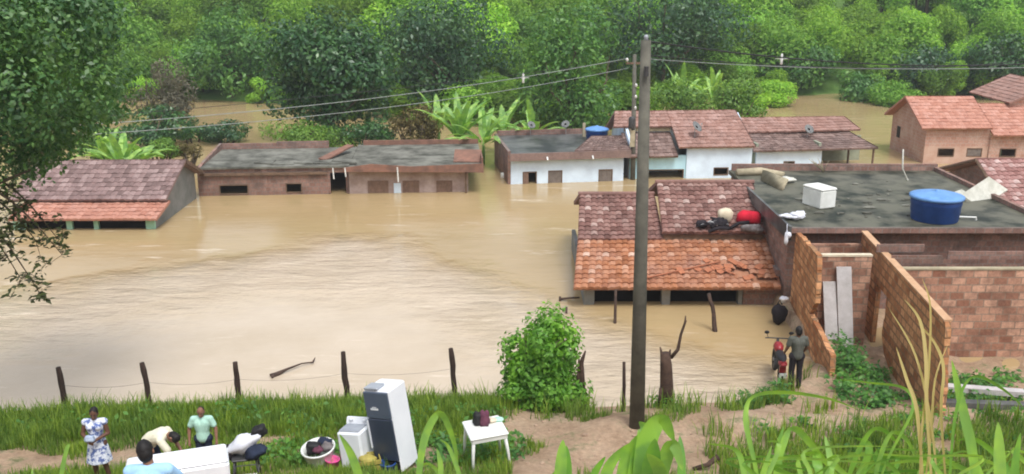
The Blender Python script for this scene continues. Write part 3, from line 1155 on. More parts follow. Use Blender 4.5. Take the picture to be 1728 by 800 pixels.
# ---- brick houses with new pink tiles at the far right
F = Frame(at_z(1557, 276), 0.0)
r = house('brick_house', F, 'unpainted brick house with fresh pink tiled gable roof standing in brown water')
ze = F.uz(1610, 217, -.35)[1]
uG = 0.0
uA1 = F.uz(1668, 250)[0]
_, wRd, zRd = F.slope(1580, 163, -.35, ze, 27)
wBk = 2 * wRd + .35
ws = []
for a_, b_ in ((1583, 1611), (1632, 1658)):
    ws.append((F.uz(a_, 250)[0], F.uz(b_, 250)[0], F.uz(a_, 264.5)[1], F.uz(a_, 250)[1]))
zmid = F.uz(1600, 247)[1]
m = MB()
m.wall('u', 0, .15, uG, uA1, zmid, ze - .02)
m.prism([(uG, .151, BOT), (uG, .151, ze + .05), (uG, wRd, zRd - .1), (uG, wBk - .35, ze + .02), (uG, wBk - .35, BOT)], (.15, 0, 0))
m.wall('u', wBk - .5, wBk - .352, uG + .15, uA1, BOT, ze)
m.wall('w', uA1 - .15, uA1, .151, wBk - .5, BOT, ze)
part(m, 'brick_wall', 'brick_pink', r)
m = MB()
m.wall('u', 0.0, .15, uG, uA1, BOT, zmid - .003, ws)
part(m, 'plaster_wall', plain('salmon_plaster', (.56, .41, .33), (.46, .28, .21), 1.2, .95, .1), r)
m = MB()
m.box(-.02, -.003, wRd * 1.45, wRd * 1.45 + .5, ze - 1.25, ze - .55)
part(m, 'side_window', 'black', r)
window_part(r, *ws[0], 0)
window_part(r, *ws[1], 0, 'grey_wood')
uo, ur = F.uz(1556, 217, -.35)[0], F.uz(1676, 216, -.35)[0]
uo = min(uo, -.35)
m = MB()
m.tiles((uo, -.35, ze), (ur, -.35, ze), (ur, wRd, zRd), (uo, wRd, zRd), .26, .34, .02, .025)
m.tiles((ur, wBk, ze), (uo, wBk, ze), (uo, wRd, zRd), (ur, wRd, zRd), .26, .34, .02, .025)
part(m, 'roof', 'tile_pink', r)
FR = F
r2 = house('brick_house', F, 'lower pink tiled annex with a dark window beside the gabled brick house')
za = F.uz(1700, 229, -.5)[1]
ua, ub = uA1 + .003, F.uz(1790, 250)[0]
_, wr, zr = F.slope(1690, 175, -.5, za, 24)
wn = (F.uz(1686, 250)[0], F.uz(1714, 250)[0], F.uz(1690, 264.5)[1], F.uz(1690, 250)[1])
m = MB()
m.wall('u', -.1, .05, ua, ub, BOT, za - .02, [wn])
m.wall('w', ub - .15, ub, .051, 2 * wr, BOT, za)
part(m, 'wall', 'brick_pink', r2)
window_part(r2, *wn, -.1)
m = MB()
m.tiles((ur + .02, -.5, za), (ub + .4, -.5, za), (ub + .4, wr, zr), (ur + .02, wr, zr), .26, .34, .02, .025)
m.tiles((ub + .4, 2 * wr + .5, za), (ur + .02, 2 * wr + .5, za), (ur + .02, wr, zr), (ub + .4, wr, zr), .26, .34, .02, .025)
part(m, 'roof', 'tile_pink', r2)
r3 = house('brick_house', Frame((F.o.x, F.o.y), 0), 'tall brick gable wall rising behind the pink tiled annex')
wG = wr * .9
g0, g1 = F.uz(1700, 200, wG)[0], F.uz(1800, 200, wG)[0]
zA = F.uz(1745, 143, wG)[1] - .4
zB = F.uz(1700, 170, wG)[1]
m = MB()
m.prism([(g0, wG, BOT), (g1 + 1, wG, BOT), (g1 + 1, wG, zB), ((g0 + g1) / 2 + .6, wG, zA + .4), (g0, wG, zB)], (0, .15, 0))
part(m, 'gable_wall', 'brick_pink', r3)
gm = (g0 + g1) / 2 + .6
m = MB()
m.tiles((g0 - .15, wG + 5, zB - .1), (g0 - .15, wG - .3, zB - .1), (gm, wG - .3, zA + .5), (gm, wG + 5, zA + .5), .26, .34, .02, .025)
m.tiles((g1 + 1.4, wG - .3, zB - .1), (g1 + 1.4, wG + 5, zB - .1), (gm, wG + 5, zA + .5), (gm, wG - .3, zA + .5), .26, .34, .02, .025)
part(m, 'roof', 'tile_dusty', r3)

# ---- the near flooded house with tiled roofs in three levels
F = Frame(at_z(985, 514), 0.0)
r = house('tiled_house', F, 'flooded house with three levels of weathered red tiles above black openings')
W0 = -.45
ze = F.uz(1140, 487, W0)[1]
eL, eR = F.uz(968, 487, W0)[0], F.uz(1318, 487, W0)[0]
P1 = 19
jL = F.slope(975, 406, W0, ze, P1)
jR = F.slope(1294, 404, W0, ze, P1)
m = MB()
hole = {(22, 2), (23, 2), (24, 2), (25, 1), (21, 3), (24, 3), (22, 4)}
hole = {(26, 1), (27, 1), (28, 1), (29, 1), (26, 2), (25, 2), (24, 3), (23, 3), (24, 4), (25, 3), (31, 2), (22, 3)}
m.tiles((eL, W0, ze), (eR, W0, ze), jR, jL, .235, .27, .045, .035, holes=hole)
part(m, 'porch_roof', 'tile_porch', r)
m = MB()
# slipped and broken tiles
for k in range(17):
    px, py = random.uniform(1190, 1292), random.uniform(444, 474)
    if random.random() < .4:
        px, py = random.uniform(1080, 1240), 0
        py = 473 - (px - 1080) * .14 + random.uniform(-3, 3)
    p = Vector(F.slope(px, py, W0, ze, P1)) + Vector((0, 0, .06 + random.uniform(0, .05)))
    a_ = random.uniform(0, 3.1)
    d = Vector((math.cos(a_), math.sin(a_), math.sin(a_) * .3)) * random.uniform(.10, .20)
    e = Vector((-math.sin(a_), math.cos(a_), .34 * math.cos(a_))) * .1
    m.prism([p - d - e, p + d - e, p + d + e, p - d + e], (0, 0, .02))
o = part(m, 'broken_tiles', plain('broken_clay', (.44, .17, .085), (.30, .11, .06), 5), r)
o['kind'] = 'stuff'
m = MB()
for q in (((1080, 476), (1215, 446)), ((1200, 452), (1240, 468))):
    A_, B_ = (Vector(F.slope(*p, W0, ze, P1)) + Vector((0, 0, .10)) for p in q)
    m.tube([A_, B_], .035, 6)
part(m, 'bare_batten', plain('batten_clay', (.40, .15, .08), (.28, .11, .06), 5), r)
# main left roof
P2 = 21
zM = jL[2] + .04
wM = jL[1] - .02
a0, a1 = F.uz(975, 405, wM)[0], F.uz(1120, 405, wM)[0]
rl = F.slope(978, 329, wM, zM, P2)
m = MB()
m.tiles((a0, wM, zM), (a1, wM, zM), (a1, rl[1], rl[2]), (rl[0], rl[1], rl[2]), .235, .27, .045, .035, sag=.05)
bk = rl[1] + 3.2
m.tiles((a1, bk, rl[2] - 1.1), (rl[0], bk, rl[2] - 1.1), (rl[0], rl[1], rl[2]), (a1, rl[1], rl[2]), .29, .31, .045, .035)
part(m, 'left_roof', 'tile_weathered', r)
m = MB()
m.tube([(rl[0] - .05, rl[1], rl[2] + .05), (a1, rl[1], rl[2] + .05)], .09, 8)
part(m, 'ridge_tiles', 'tile_weathered', r)
# raised right roof
zR = F.uz(1200, 407, wM - .1)[1]
wR = wM - .1
zR = max(zR, zM + .28)
b0, b1 = F.uz(1117, 408, wR)[0], F.uz(1291, 408, wR)[0]
rr = F.slope(1108, 309, wR, zR, 22)
re = F.slope(1270, 309, wR, zR, 22)
m = MB()
m.tiles((b0, wR, zR), (b1, wR, zR), re, rr, .235, .27, .045, .035, sag=.06)
bk2 = rr[1] + 3.2
m.tiles((re[0], bk2, rr[2] - 1.2), (rr[0], bk2, rr[2] - 1.2), rr, re, .28, .31, .045, .035)
part(m, 'right_roof', 'tile_weathered', r)
m = MB()
m.tube([(rr[0] - .05, rr[1], rr[2] + .05), (re[0] + .05, rr[1], rr[2] + .05)], .09, 8)
part(m, 'ridge_tiles', 'tile_weathered', r)
m = MB()
m.box(b0 + .05, b1 - .05, wR + .12, wR + .24, zM - .1, zR - .085)
m.wall('w', b0 + .1, b0 + .22, wR + .25, rr[1], zM - .3, zR - .1)
part(m, 'gable_board', 'timber', r)
# walls, pillars and an added black sheet for the shade inside
m = MB()
zw = ze - .04
for p0, p1 in ((985, 1003), (1117, 1131), (1246, 1253)):
    m.box(F.uz(p0, 500)[0], F.uz(p1, 500)[0], 0, .3, BOT, zw)
m.wall('u', 2.6, 2.75, F.uz(985, 500)[0] + .152, F.uz(1315, 500)[0] - .152, BOT, zw + .6)
m.wall('w', F.uz(985, 500)[0], F.uz(985, 500)[0] + .15, .301, rl[1] + 2, BOT, zw + .1)
part(m, 'pillar', 'grey_wall', r)
m = MB()
m.wall('u', 0, .15, F.uz(1254, 500)[0], F.uz(1316, 500)[0], BOT, zw)
m.wall('w', F.uz(1316, 500)[0] - .15, F.uz(1316, 500)[0] - .002, .151, bk2 - .4, BOT, zw + .5)
part(m, 'brick_wall', 'brick_dark', r)
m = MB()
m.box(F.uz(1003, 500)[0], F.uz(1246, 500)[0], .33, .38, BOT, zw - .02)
part(m, 'inside_shade_sheet', 'inside_shade', r)  # added sheet, no real boards: paints the openings as dark as unlit rooms
m = MB()
m.box(eL + .05, eR - .05, -.06, .06, zw - .11, zw - .012)
part(m, 'beam', 'timber', r)
FT = F
T_ROOF = (wR, zR, 22)

# ---- flat concrete roof at the right, its house below
zs = 3.0
Y0 = at_z(1450, 384, zs).y
Y1 = at_z(1400, 287, zs).y
X0 = 9.02
X1 = X0 + 8.6
r = thing('slab_house', (X0, Y0, 0), 'house with wet mossy flat concrete roof carrying a blue tank', 'house')
m = MB()
m.box(X0, X1, Y0, Y1, zs - .16, zs)
m.build('roof', 'slab', r)
m = MB()
m.box(X0, X1, Y0 - .08, Y0 - .003, zs - .17, zs + .012)
m.build('roof_edge', 'brick_dark', r)
m = MB()
m.box(X0 + .1, X1, Y1 - .18, Y1 - .02, zs + .003, zs + .28)
m.box(X1 - .16, X1, Y0 + .1, Y1 - .181, zs + .003, zs + .16)
m.build('parapet', 'brick_dark', r)
m = MB()
m.box(X0 + .1, X1 - .1, Y0 + .55, Y0 + .70, -.2, zs - .163)
m.box(X0 + .1, X0 + .25, Y0 + .701, Y1 - .1, -1, zs - .163)
m.box(X1 - .25, X1 - .1, Y0 + .701, Y1 - .1, -1, zs - .163)
m.box(X0 + .25, X1 - .25, Y1 - .25, Y1 - .1, -1, zs - .163)
m.build('wall', 'brick_dark', r)
m = MB()
m.box(X0 - .09, X0 - .003, Y0 - .1, Y1 - 2.8, zs - .4, zs + .06)
m.build('side_gutter', 'slab_dark', r)
XS, YS, ZS = (X0, X1), (Y0, Y1), zs
# broken concrete gutter at the far left corner of the slab
g0 = at_z(1242, 297, zs)
m = MB()
A_, B_ = at_z(1243, 296, zs), at_z(1322, 300, zs)
m.tube([A_ + Vector((0, 0, .12)), A_ + Vector((1.0, .1, .14)), B_ + Vector((0, 0, .10))], [.15, .17, .14], 10)
m.prism([at_z(1290, 306, zs) + Vector((0, 0, .02)), at_z(1322, 322, zs) + Vector((0, 0, .02)), at_z(1330, 318, zs) + Vector((0, 0, .35)), at_z(1292, 300, zs) + Vector((0, 0, .30))], (-.12, .1, 0))
tag(m.build('concrete_gutter', 'soil_rim', None, True, at=A_), 'broken mossy concrete gutter lying at the corner of the flat roof', 'gutter')
def slab_pt(px, py):
    p = at_z(px, py, zs)
    return p
# rubble, twigs and rags on the slab
m = MB()
for k in range(46):
    p = at_z(random.uniform(1350, 1540), random.gauss(342, 14), zs)
    if p.y < Y0 + .2 or p.y > Y1 - .3:
        continue
    s_ = random.uniform(.02, .09)
    m.ell(p + Vector((0, 0, s_ * .3)), (s_ * random.uniform(1, 3), s_, s_ * .5), 7, 4, .2)
o = m.build('rubble', 'slab_pale', None, at=slab_pt(1440, 345))
tag(o, 'scattered mud and rubble crumbs across the flat concrete roof', 'rubble', kind='stuff')

p = slab_pt(1381, 347)
t_ = thing('foam_box', p + Vector((0, 0, .003)), 'white box-shaped cooler standing alone on the wet flat roof', 'cooler box', rz=RAD(24))
hb = .62
MB().rbox(-.34, .34, -.48, .48, 0, hb, .03).build('box_body', 'enamel_warm', t_, local=True)
MB().rbox(-.352, .352, -.492, .492, hb + .004, hb + .09, .03).build('lid', 'enamel_warm', t_, local=True)

p = slab_pt(1594, 381)
water_tank(Vector((p.x, p.y + .80, zs + .004)), .80, .80, 'big blue water tank with domed lid on the mossy flat roof')

# ---- tiled house behind the slab at the right edge
F = Frame(at_z(1660, 372, 1.0), 0.0)
F.o.y += 5.5
F = Frame((F.o.x, 36.5), 0.0)
r = house('tiled_house', F, 'house with faded pink scalloped tiles and a brown gable beside the blue tank')
zr0 = F.uz(1648, 270, 1.9)[1]
uo = F.uz(1648, 270, 1.9)[0]
wrd = 1.9
pit = 25
zf = zr0 - (wrd + 1.3) * math.tan(RAD(pit))
uE = uo + 8
m = MB()
m.tiles((uo, -1.3, zf), (uE, -1.3, zf), (uE, wrd, zr0), (uo, wrd, zr0), .235, .28, .045, .035)
zb_ = zr0 - 3.4 * math.tan(RAD(18))
m.tiles((uE, wrd + 3.4, zb_), (uo, wrd + 3.4, zb_), (uo, wrd, zr0), (uE, wrd, zr0), .30, .34, .05, .04)
part(m, 'roof', tile_mat('faded_pink_tile', [(0, (.25, .12, .105)), (.6, (.36, .20, .18)), (.92, (.42, .27, .245)), (1, (.56, .43, .40))], (.19, .11, .09), .5), r)
m = MB()
m.prism([(uo + .3, -.9, BOT), (uo + .3, -.9, zf + .05), (uo + .3, wrd, zr0 - .15), (uo + .3, wrd + 3.1, zb_ - .05), (uo + .3, wrd + 3.1, BOT)], (.15, 0, 0))
m.wall('u', -.9, -.752, uo + .45, uE - .3, BOT, zf + .0)
part(m, 'wall', 'brick_dark', r)
m = MB()
m.tube([(uo - .02, -1.3, zf), (uo - .02, wrd, zr0)], .06, 6)
m.tube([(uo - .02, wrd, zr0), (uo - .02, wrd + 3.4, zb_)], .06, 6)
part(m, 'barge_board', 'timber', r)

# ---- roofless brick shell on the bank at the right
ZT = 2.9
r = thing('ruined_house', (9.0, 27.0, 0), 'roofless orange brick shell with stepped broken walls on the near bank', 'ruined house')


def plane_pt(px, py, A, B):
    """where a pixel's ray meets the upright plane through ground points A and B"""
    n = Vector((B[1] - A[1], A[0] - B[0], 0))
    d = ray(px, py)
    c_ = Vector((0, 0, CH))
    k = ((Vector((A[0], A[1], 0)) - c_).dot(n)) / d.dot(n)
    return c_ + d * k




def jag(pts, n=5, amt=.07, upto=None):
    """an outline broken into brick-sized steps along all but its last edges"""
    out = []
    N_ = len(pts) if upto is None else upto
    for i, p in enumerate(pts):
        out.append(p)
        if i < N_ - 1:
            q = pts[i + 1]
            d = q - p
            k = max(1, int(d.length / .2))
            hz = Vector((d.x, d.y, 0))
            for j in range(1, k):
                c_ = p + d * (j / k)
                off = random.uniform(-amt, amt)
                wall_dir = Vector((.115, .99, 0)) if hz.length < .01 else hz.normalized()
                if abs(d.z) > .6 * d.length:
                    a_ = c_ + wall_dir * off
                    out += [a_ - Vector((0, 0, .0)), a_ + d * (.8 / k)] if j < k - 1 else [a_]
                else:
                    out += [c_ + Vector((0, 0, off * .5)), c_ + d * (.8 / k) + Vector((0, 0, off * .5))] if j < k - 1 else [c_]
    return out


A_, B_ = at_z(1345, 391, ZT), at_z(1380, 430, ZT)
B_ = A_ + (B_ - A_) * 1.0
A2 = (A_.x, A_.y)
B2 = (8.55, 23.4)
pts = [plane_pt(x, y, A2, B2) for x, y in ((1343, 391), (1379, 431), (1378, 470), (1376, 512), (1366, 530), (1380, 556), (1391, 580), (1402, 600), (1400, 640), (1398, 668))]
fr_, en_ = pts[0], pts[-1]
pts = jag(pts[:1] + pts[1:]) + [Vector((en_.x, en_.y, -.4)), Vector((fr_.x, fr_.y, -.4))]
m = MB()
m.prism(pts, (.15, 0.02, 0))
o = m.build('left_wall', 'brick_tan', r)
o['label'] = 'orange brick side wall broken in steps'
C_, D_ = at_z(1455, 392, ZT), at_z(1595, 543, ZT)
pts = [plane_pt(x, y, C_, D_) for x, y in ((1455, 392), (1500, 440), (1550, 494), (1595, 543), (1592, 600), (1590, 660), (1584, 715))]
pts += [Vector((pts[-1].x, pts[-1].y, -.3))]
q = plane_pt(1530, 705, C_, D_)
pts += [Vector((q.x, q.y, -.3)), plane_pt(1515, 660, C_, D_), plane_pt(1492, 600, C_, D_), plane_pt(1488, 560, C_, D_), plane_pt(1496, 500, C_, D_)]
f_ = plane_pt(1455, 392, C_, D_)
far_lo = [Vector((f_.x, f_.y, -.3))]
m = MB()
m.prism(pts[:3] + jag(pts[3:7], amt=.05) + pts[7:8] + jag(pts[8:], amt=.09) + [plane_pt(1480, 480, C_, D_), Vector((plane_pt(1480, 480, C_, D_).x, plane_pt(1480, 480, C_, D_).y, -.3)), far_lo[0]], (.15, .02, 0))
o = m.build('broken_wall', 'brick_tan', r)
o['label'] = 'ragged brick wall with its lower corner eaten away'
m = MB()
cr = [plane_pt(x, y, C_, D_) for x, y in ((1455, 392), (1595, 543))]
m.prism([cr[0] + Vector((-.03, 0, .003)), cr[1] + Vector((-.03, 0, .003)), cr[1] + Vector((-.03, 0, .05)), cr[0] + Vector((-.03, 0, .05))], (.21, 0.02, 0))
m.build('coping', plain('mortar_cap', (.56, .36, .22), (.46, .27, .15), 3), r)
k0, k1 = at_z(1381, 430, ZT), at_z(1474, 430, ZT)
m = MB()
m.box(k0.x + .12, k1.x - .02, k0.y, k0.y + .15, -.4, ZT - .06)
m.build('cross_wall', 'brick', r)
m = MB()
e0 = at_z(1362, 392, ZT)
m.box(fr_.x + .15, C_.x - .02, C_.y - .2, C_.y - .05, -.4, ZT - .35)
m.build('cross_wall', 'brick', r)
m = MB()
m.box(k0.x + .12, k1.x - .02, k0.y - .02, k0.y + .17, ZT - .055, ZT)
m.build('lintel', 'cream_cloth', r)

r = thing('brick_wall', (11, 27.1, 0), 'long unplastered wall of patchy hollow brick topped by a pale mortar line', 'wall')
zW = 2.75
Pw0, Pw1 = at_z(1512, 453, zW), at_z(1760, 453, zW)
m = MB()
m.box(Pw0.x, Pw1.x + 3, Pw0.y, Pw0.y + .16, -.4, zW - .05)
m.build('wall_face', 'brick', r)
m = MB()
m.box(Pw0.x - .02, Pw1.x + 3, Pw0.y - .02, Pw0.y + .18, zW - .047, zW)
m.build('coping', 'soil_rim', r)
# darker lean-to between that wall and the slab: boards and sheets in its shade
m = MB()
for k, (px0, px1, py) in enumerate(((1505, 1590, 437), (1600, 1728, 430), (1480, 1560, 418))):
    z_ = zW + .05 + .22 * k
    a_, b_ = at_y(px0, py, Pw0.y + .35 + .3 * k), at_y(px1, py, Pw0.y + .35 + .3 * k)
    m.box(a_.x, b_.x, a_.y, a_.y + .05, a_.z - .14, a_.z + .1)
tag(m.build('shed_board', 'brick_dark', None, at=(Pw0.x, Pw0.y + .5, zW)), 'loose brown boards wedged under the flat roof edge above the brick wall', 'boards')
# planks leaning on the cross wall
for k, (px0, px1, yt, yb, lb) in enumerate(((1388, 1410, 475, 592, 'shorter grey plank leaning inside the roofless brick shell'), (1411, 1436, 450, 597, 'taller grey plank leaning inside the roofless brick shell'))):
    yw = k0.y - .06
    tl, tr_ = at_y(px0, yt, yw), at_y(px1, yt, yw)
    bl, br_ = at_y(px0 + 5, yb, yw - .55), at_y(px1 + 4, yb, yw - .55)
    m = MB()
    m.prism([bl, br_, tr_, tl], (0, -.04, 0))
    tag(m.build('plank', 'plank', None, at=bl), lb, 'plank', 'planks leaning in the brick shell')
# fallen rafters over the rubble at the foot of the long wall
for k, (p, q, z_, lb, mt) in enumerate((((1560, 655), (1728, 668), .55, 'pale fallen rafter lying in front of the brick wall', 'plank'), ((1585, 684), (1740, 690), .5, 'dark mossy beam lying lowest among the weeds', 'slab_dark'))):
    a_, b_ = at_z(*p, z_), at_z(*q, z_)
    m = MB()
    d = (b_ - a_).normalized()
    s_ = Vector((-d.y, d.x, 0)) * .12
    m.prism([a_ - s_, b_ - s_, b_ + s_, a_ + s_], (0, 0, .14))
    tag(m.build('beam', mt, None, at=a_), lb, 'beam')


# ------------------------------------------------------------------ trees, bushes, grass
def unit(a):
    return a / np.maximum(np.linalg.norm(a, axis=1, keepdims=True), 1e-6)


def leaf_quads(P, N, size, aspect=.5):
    """one small pointed leaf per point"""
    n = len(P)
    t_ = rng.normal(size=(n, 3))
    d = unit(np.cross(N, t_))
    e = np.cross(N, d)
    s_ = size * rng.uniform(.6, 1.3, (n, 1))
    bend = N * s_ * .12
    V = np.stack([P - d * s_ * .5, P + e * s_ * aspect * .5 + bend, P + d * s_ * .5, P - e * s_ * aspect * .5 + bend], 1).reshape(-1, 3)
    return V, np.arange(4 * n).reshape(n, 4)


def crown_points(c, rad, n, lobes=26, lobe=.34, gap=.0, flat=.25, shell=.62):
    """points and normals on a crown made of many unequal leaf masses"""
    c, rad = np.array(c, float), np.array(rad, float)
    q = unit(rng.normal(size=(lobes, 3))) * rng.uniform(.45, .80, (lobes, 1))
    q[0] *= .1
    lr = lobe * rng.uniform(.65, 1.35, lobes)
    wts = lr ** 2
    k = rng.choice(lobes, n, p=wts / wts.sum())
    d = unit(rng.normal(size=(n, 3)))
    r_ = rng.uniform(shell, 1.05, (n, 1)) * lr[k][:, None]
    r_ *= 1 + .18 * np.sin(d[:, :1] * 7 + k[:, None]) * np.cos(d[:, 1:2] * 6)
    p = q[k] + d * r_
    nrm = unit(d + np.array([0, 0, flat]) + rng.normal(size=(n, 3)) * .45)
    return c + p * rad, nrm


def twig_tubes(mb, base, c, rad, n=7, r0=.12):
    for i in range(n):
        d = unit(rng.normal(size=(1, 3)))[0] * np.array(rad) * .7
        tip = np.array(c) + d
        mid = (np.array(base) * .45 + tip * .55) + rng.normal(size=3) * .12 * np.array(rad)
        mb.tube([base, mid, tip], [r0, r0 * .6, r0 * .15], 6)


def tree(name, base, c, rad, n, size, mat, label, cat='tree', group=None, lobes=26, lobe=.34, trunk=.22, asp=.5, flat=.25):
    t_ = thing(name, base, label, cat, group)
    m = MB()
    b = Vector(base)
    cc = Vector(c)
    fork = b.lerp(cc, .55)
    m.tube([b + Vector((0, 0, -2.0)), b + Vector((.05, 0, .5)), fork], [trunk * 1.3, trunk, trunk * .7], 10)
    twig_tubes(m, fork, c, rad, 8, trunk * .55)
    m.build('trunk', 'bark', t_, True)
    P, N = crown_points(c, rad, n, lobes, lobe, flat=flat)
    keep = P[:, 2] > .02
    V, F = leaf_quads(P[keep], N[keep], size, asp)
    arr_mesh('crown', V, F, mat, t_)
    return t_


def px_tree(name, x0, x1, yt, yb, Y, n, size, mat, label, depth=.8, **kw):
    """a tree whose crown spans those pixels when it stands at distance Y"""
    c = at_y((x0 + x1) / 2, (yt + yb) / 2, Y)
    rx = (at_y(x1, (yt + yb) / 2, Y).x - at_y(x0, (yt + yb) / 2, Y).x) / 2
    rz = (at_y((x0 + x1) / 2, yt, Y).z - at_y((x0 + x1) / 2, yb, Y).z) / 2
    zb = float(height(c.x, Y))
    rx, rz = rx * 1.13, rz * 1.13
    return tree(name, (c.x, Y, max(zb, -2.5)), tuple(c), (rx, rx * depth, rz), n, size, mat, label, **kw)


# forest on the far hillside: seven kinds of crown, each standing tree an object of its own
variants = []
for k in range(7):
    rz_ = random.uniform(2.4, 3.3)
    rx_ = random.uniform(2.6, 3.6)
    P, N = crown_points((0, 0, rz_ + .6), (rx_, rx_, rz_), 5200, lobes=random.choice([14, 20, 26]), lobe=random.uniform(.30, .42), flat=.6)
    Vl, Fl = leaf_quads(P, N, random.uniform(.26, .38), .55)
    th = np.linspace(0, 2 * math.pi, 5)[:-1]
    tv = np.array([[.16 * math.cos(a_), .16 * math.sin(a_), z_] for z_ in (-1.0, rz_) for a_ in th])
    tf = np.array([[i, (i + 1) % 4, 4 + (i + 1) % 4, 4 + i] for i in range(4)]) + len(Vl)
    o = arr_mesh('forest_tree', np.vstack([Vl, tv]), np.vstack([Fl, tf]), 'leaf_forest')
    o.data.materials.append(MAT['bark'])
    mi = np.zeros(len(Fl) + 4, dtype=np.int32)
    mi[len(Fl):] = 1
    o.data.polygons.foreach_set('material_index', mi)
    variants.append(o)
used = set()
rows = [(87, 4.2), (91, 4.3), (95, 4.4), (99.5, 4.6), (104, 4.8), (109, 5.0), (115, 5.2), (122, 5.6), (130, 6.2)]
for ri, (Y, sp) in enumerate(rows):
    hw = Y * .60
    x = -hw + random.uniform(0, sp)
    while x < hw:
        yy = Y + random.uniform(-1.8, 1.8)
        px = 864 + x / yy * FPX
        if not (ri == 0 and (1290 < px < 1490)) and random.random() < .94:
            k = random.randrange(7)
            if k not in used:
                o = variants[k]
                used.add(k)
            else:
                o = variants[k].copy()
                COL.objects.link(o)
            s_ = random.uniform(.72, 1.25) * (.8 if ri == 0 else 1)
            o.location = (x, yy, max(-.2, float(height(x, yy)) - .3))
            o.scale = (s_, s_, s_ * random.uniform(.85, 1.2))
            o.rotation_euler = (0, 0, random.uniform(0, 6.28))
            tag(o, 'green bushy tree among the dense wood covering the far hillside', 'tree', 'trees of the far hillside wood')
        x += sp * random.uniform(.75, 1.25)
for q in range(30):
    px = -60 + q * 62 + random.uniform(-18, 18)
    if 340 < px < 455 or 1300 < px < 1470:
        continue
    Y = 84.5 + random.uniform(-1.2, .8)
    k = random.choice(sorted(used))
    o = variants[k].copy()
    COL.objects.link(o)
    o.name = 'bush'
    x = (px - 864) / FPX * (Y * PC + 3)
    s_ = random.uniform(.42, .62)
    o.location = (x, Y, max(-.5, float(height(x, Y)) - .6))
    o.scale = (s_ * 1.2, s_ * 1.2, s_)
    o.rotation_euler = (0, 0, random.uniform(0, 6.28))
    tag(o, 'low green bush along the far water edge under the wood', 'bush', 'bushes along the far water edge')
for q, (px, Y, s_) in enumerate(((600, 74, .8), (650, 78, .8), (690, 72, .7), (730, 76, .8), (790, 72, .75), (840, 70, .7), (870, 76, .8), (910, 72, .7), (960, 70, .65), (1010, 70, .7), (1050, 72, .75), (1080, 76, .7), (1250, 76, .8), (1310, 80, .7), (560, 80, .75), (490, 80, .8), (445, 82, .6), (1510, 80, .6))):
    k = random.choice(sorted(used))
    o = variants[k].copy()
    COL.objects.link(o)
    o.name = 'bush'
    x = (px - 864) / FPX * (Y * PC + 3)
    o.location = (x, Y, -.9)
    o.scale = (s_ * 1.1, s_ * 1.1, s_ * .8)
    o.rotation_euler = (0, 0, random.uniform(0, 6.28))
    tag(o, 'rounded bush half drowned in the flood between the houses and the wood', 'bush', 'half drowned bushes behind the houses')
for k in range(7):
    if k not in used:
        bpy.data.objects.remove(variants[k])

# trees that stand out in front of the wood
px_tree('tree', 448, 655, 14, 236, 62, 15000, .36, 'leaf_glossy', 'broad glossy dark green tree standing in brown water behind the mossy brick row', lobes=40, lobe=.36)
px_tree('mango_tree', 640, 885, -25, 185, 74, 11000, .36, 'leaf_mango', 'wide dark mango tree behind the banana clump, the darkest crown', lobes=26, lobe=.36)
px_tree('tree', 880, 1050, 8, 222, 66, 8000, .34, 'leaf_mid', 'tall leafy tree behind the whitewashed house, between mango tree and pole', lobes=26, lobe=.33)
px_tree('tree', 1010, 1235, -30, 120, 84, 6500, .42, 'leaf_mango', 'dark spreading tree above the dusty red roof behind the pole', lobes=18, lobe=.36)
px_tree('tree', 310, 462, 30, 165, 84, 6000, .4, 'leaf_mid', 'leafy tree at the far water edge beyond the low islands', lobes=18, lobe=.38)
px_tree('tree', 215, 330, 92, 205, 70, 2600, .34, 'leaf_brown', 'sparse grey brown half-bare tree by the far inlet', lobes=12, lobe=.34, asp=.3)
px_tree('tree', 1290, 1400, 70, 170, 88, 4200, .4, 'leaf_mid', 'round green tree behind the low white house at the water edge', lobes=16, lobe=.38)
px_tree('tree', 1490, 1620, 80, 172, 86, 4200, .4, 'leaf_mango', 'dark green tree behind the gable of the pink roofed brick house', lobes=16, lobe=.38)
px_tree('tree', 1620, 1740, 55, 175, 84, 4600, .4, 'leaf_glossy', 'glossy tree behind the pink tiled annex', lobes=16, lobe=.38)
px_tree('bush', 1405, 1500, 120, 185, 84, 2200, .36, 'leaf_mid', 'low green bush on the water edge beside the pink roofed brick house', cat='bush', lobes=10, lobe=.45)
px_tree('bush', 1095, 1190, 140, 205, 66, 2600, .26, 'leaf_light', 'pale green bush behind the pole and the dusty red roof', cat='bush', lobes=12, lobe=.42)
px_tree('bush', 1190, 1295, 135, 210, 63, 3200, .26, 'leaf_light', 'pale green bush at the top corner of the dusty red roof', cat='bush', lobes=14, lobe=.42)
px_tree('bush', 335, 420, 205, 242, 62, 1800, .22, 'leaf_mango', 'dark green bush islet in the water above the brick row', cat='bush', lobes=10, lobe=.42)
px_tree('bush', 300, 356, 214, 240, 62.5, 1000, .2, 'leaf_mid', 'small bush islet touching the dark bush in the water', cat='bush', lobes=8, lobe=.45)
px_tree('bush', 285, 345, 240, 268, 53, 1300, .16, 'leaf_rust', 'low brownish bush at the corner of the grey purple roof', cat='bush', lobes=8, lobe=.45)
px_tree('bush', 455, 580, 205, 258, 57, 3000, .2, 'leaf_light', 'light green shrub against the back of the mossy brick row', cat='bush', lobes=14, lobe=.4)
px_tree('bush', 662, 735, 180, 246, 58, 2400, .22, 'leaf_rust', 'rusty brown shrub next to the banana clump', cat='bush', lobes=12, lobe=.4)
px_tree('bush', 575, 665, 205, 250, 58, 2200, .22, 'leaf_glossy', 'dark shrub under the broad glossy tree', cat='bush', lobes=12, lobe=.42)
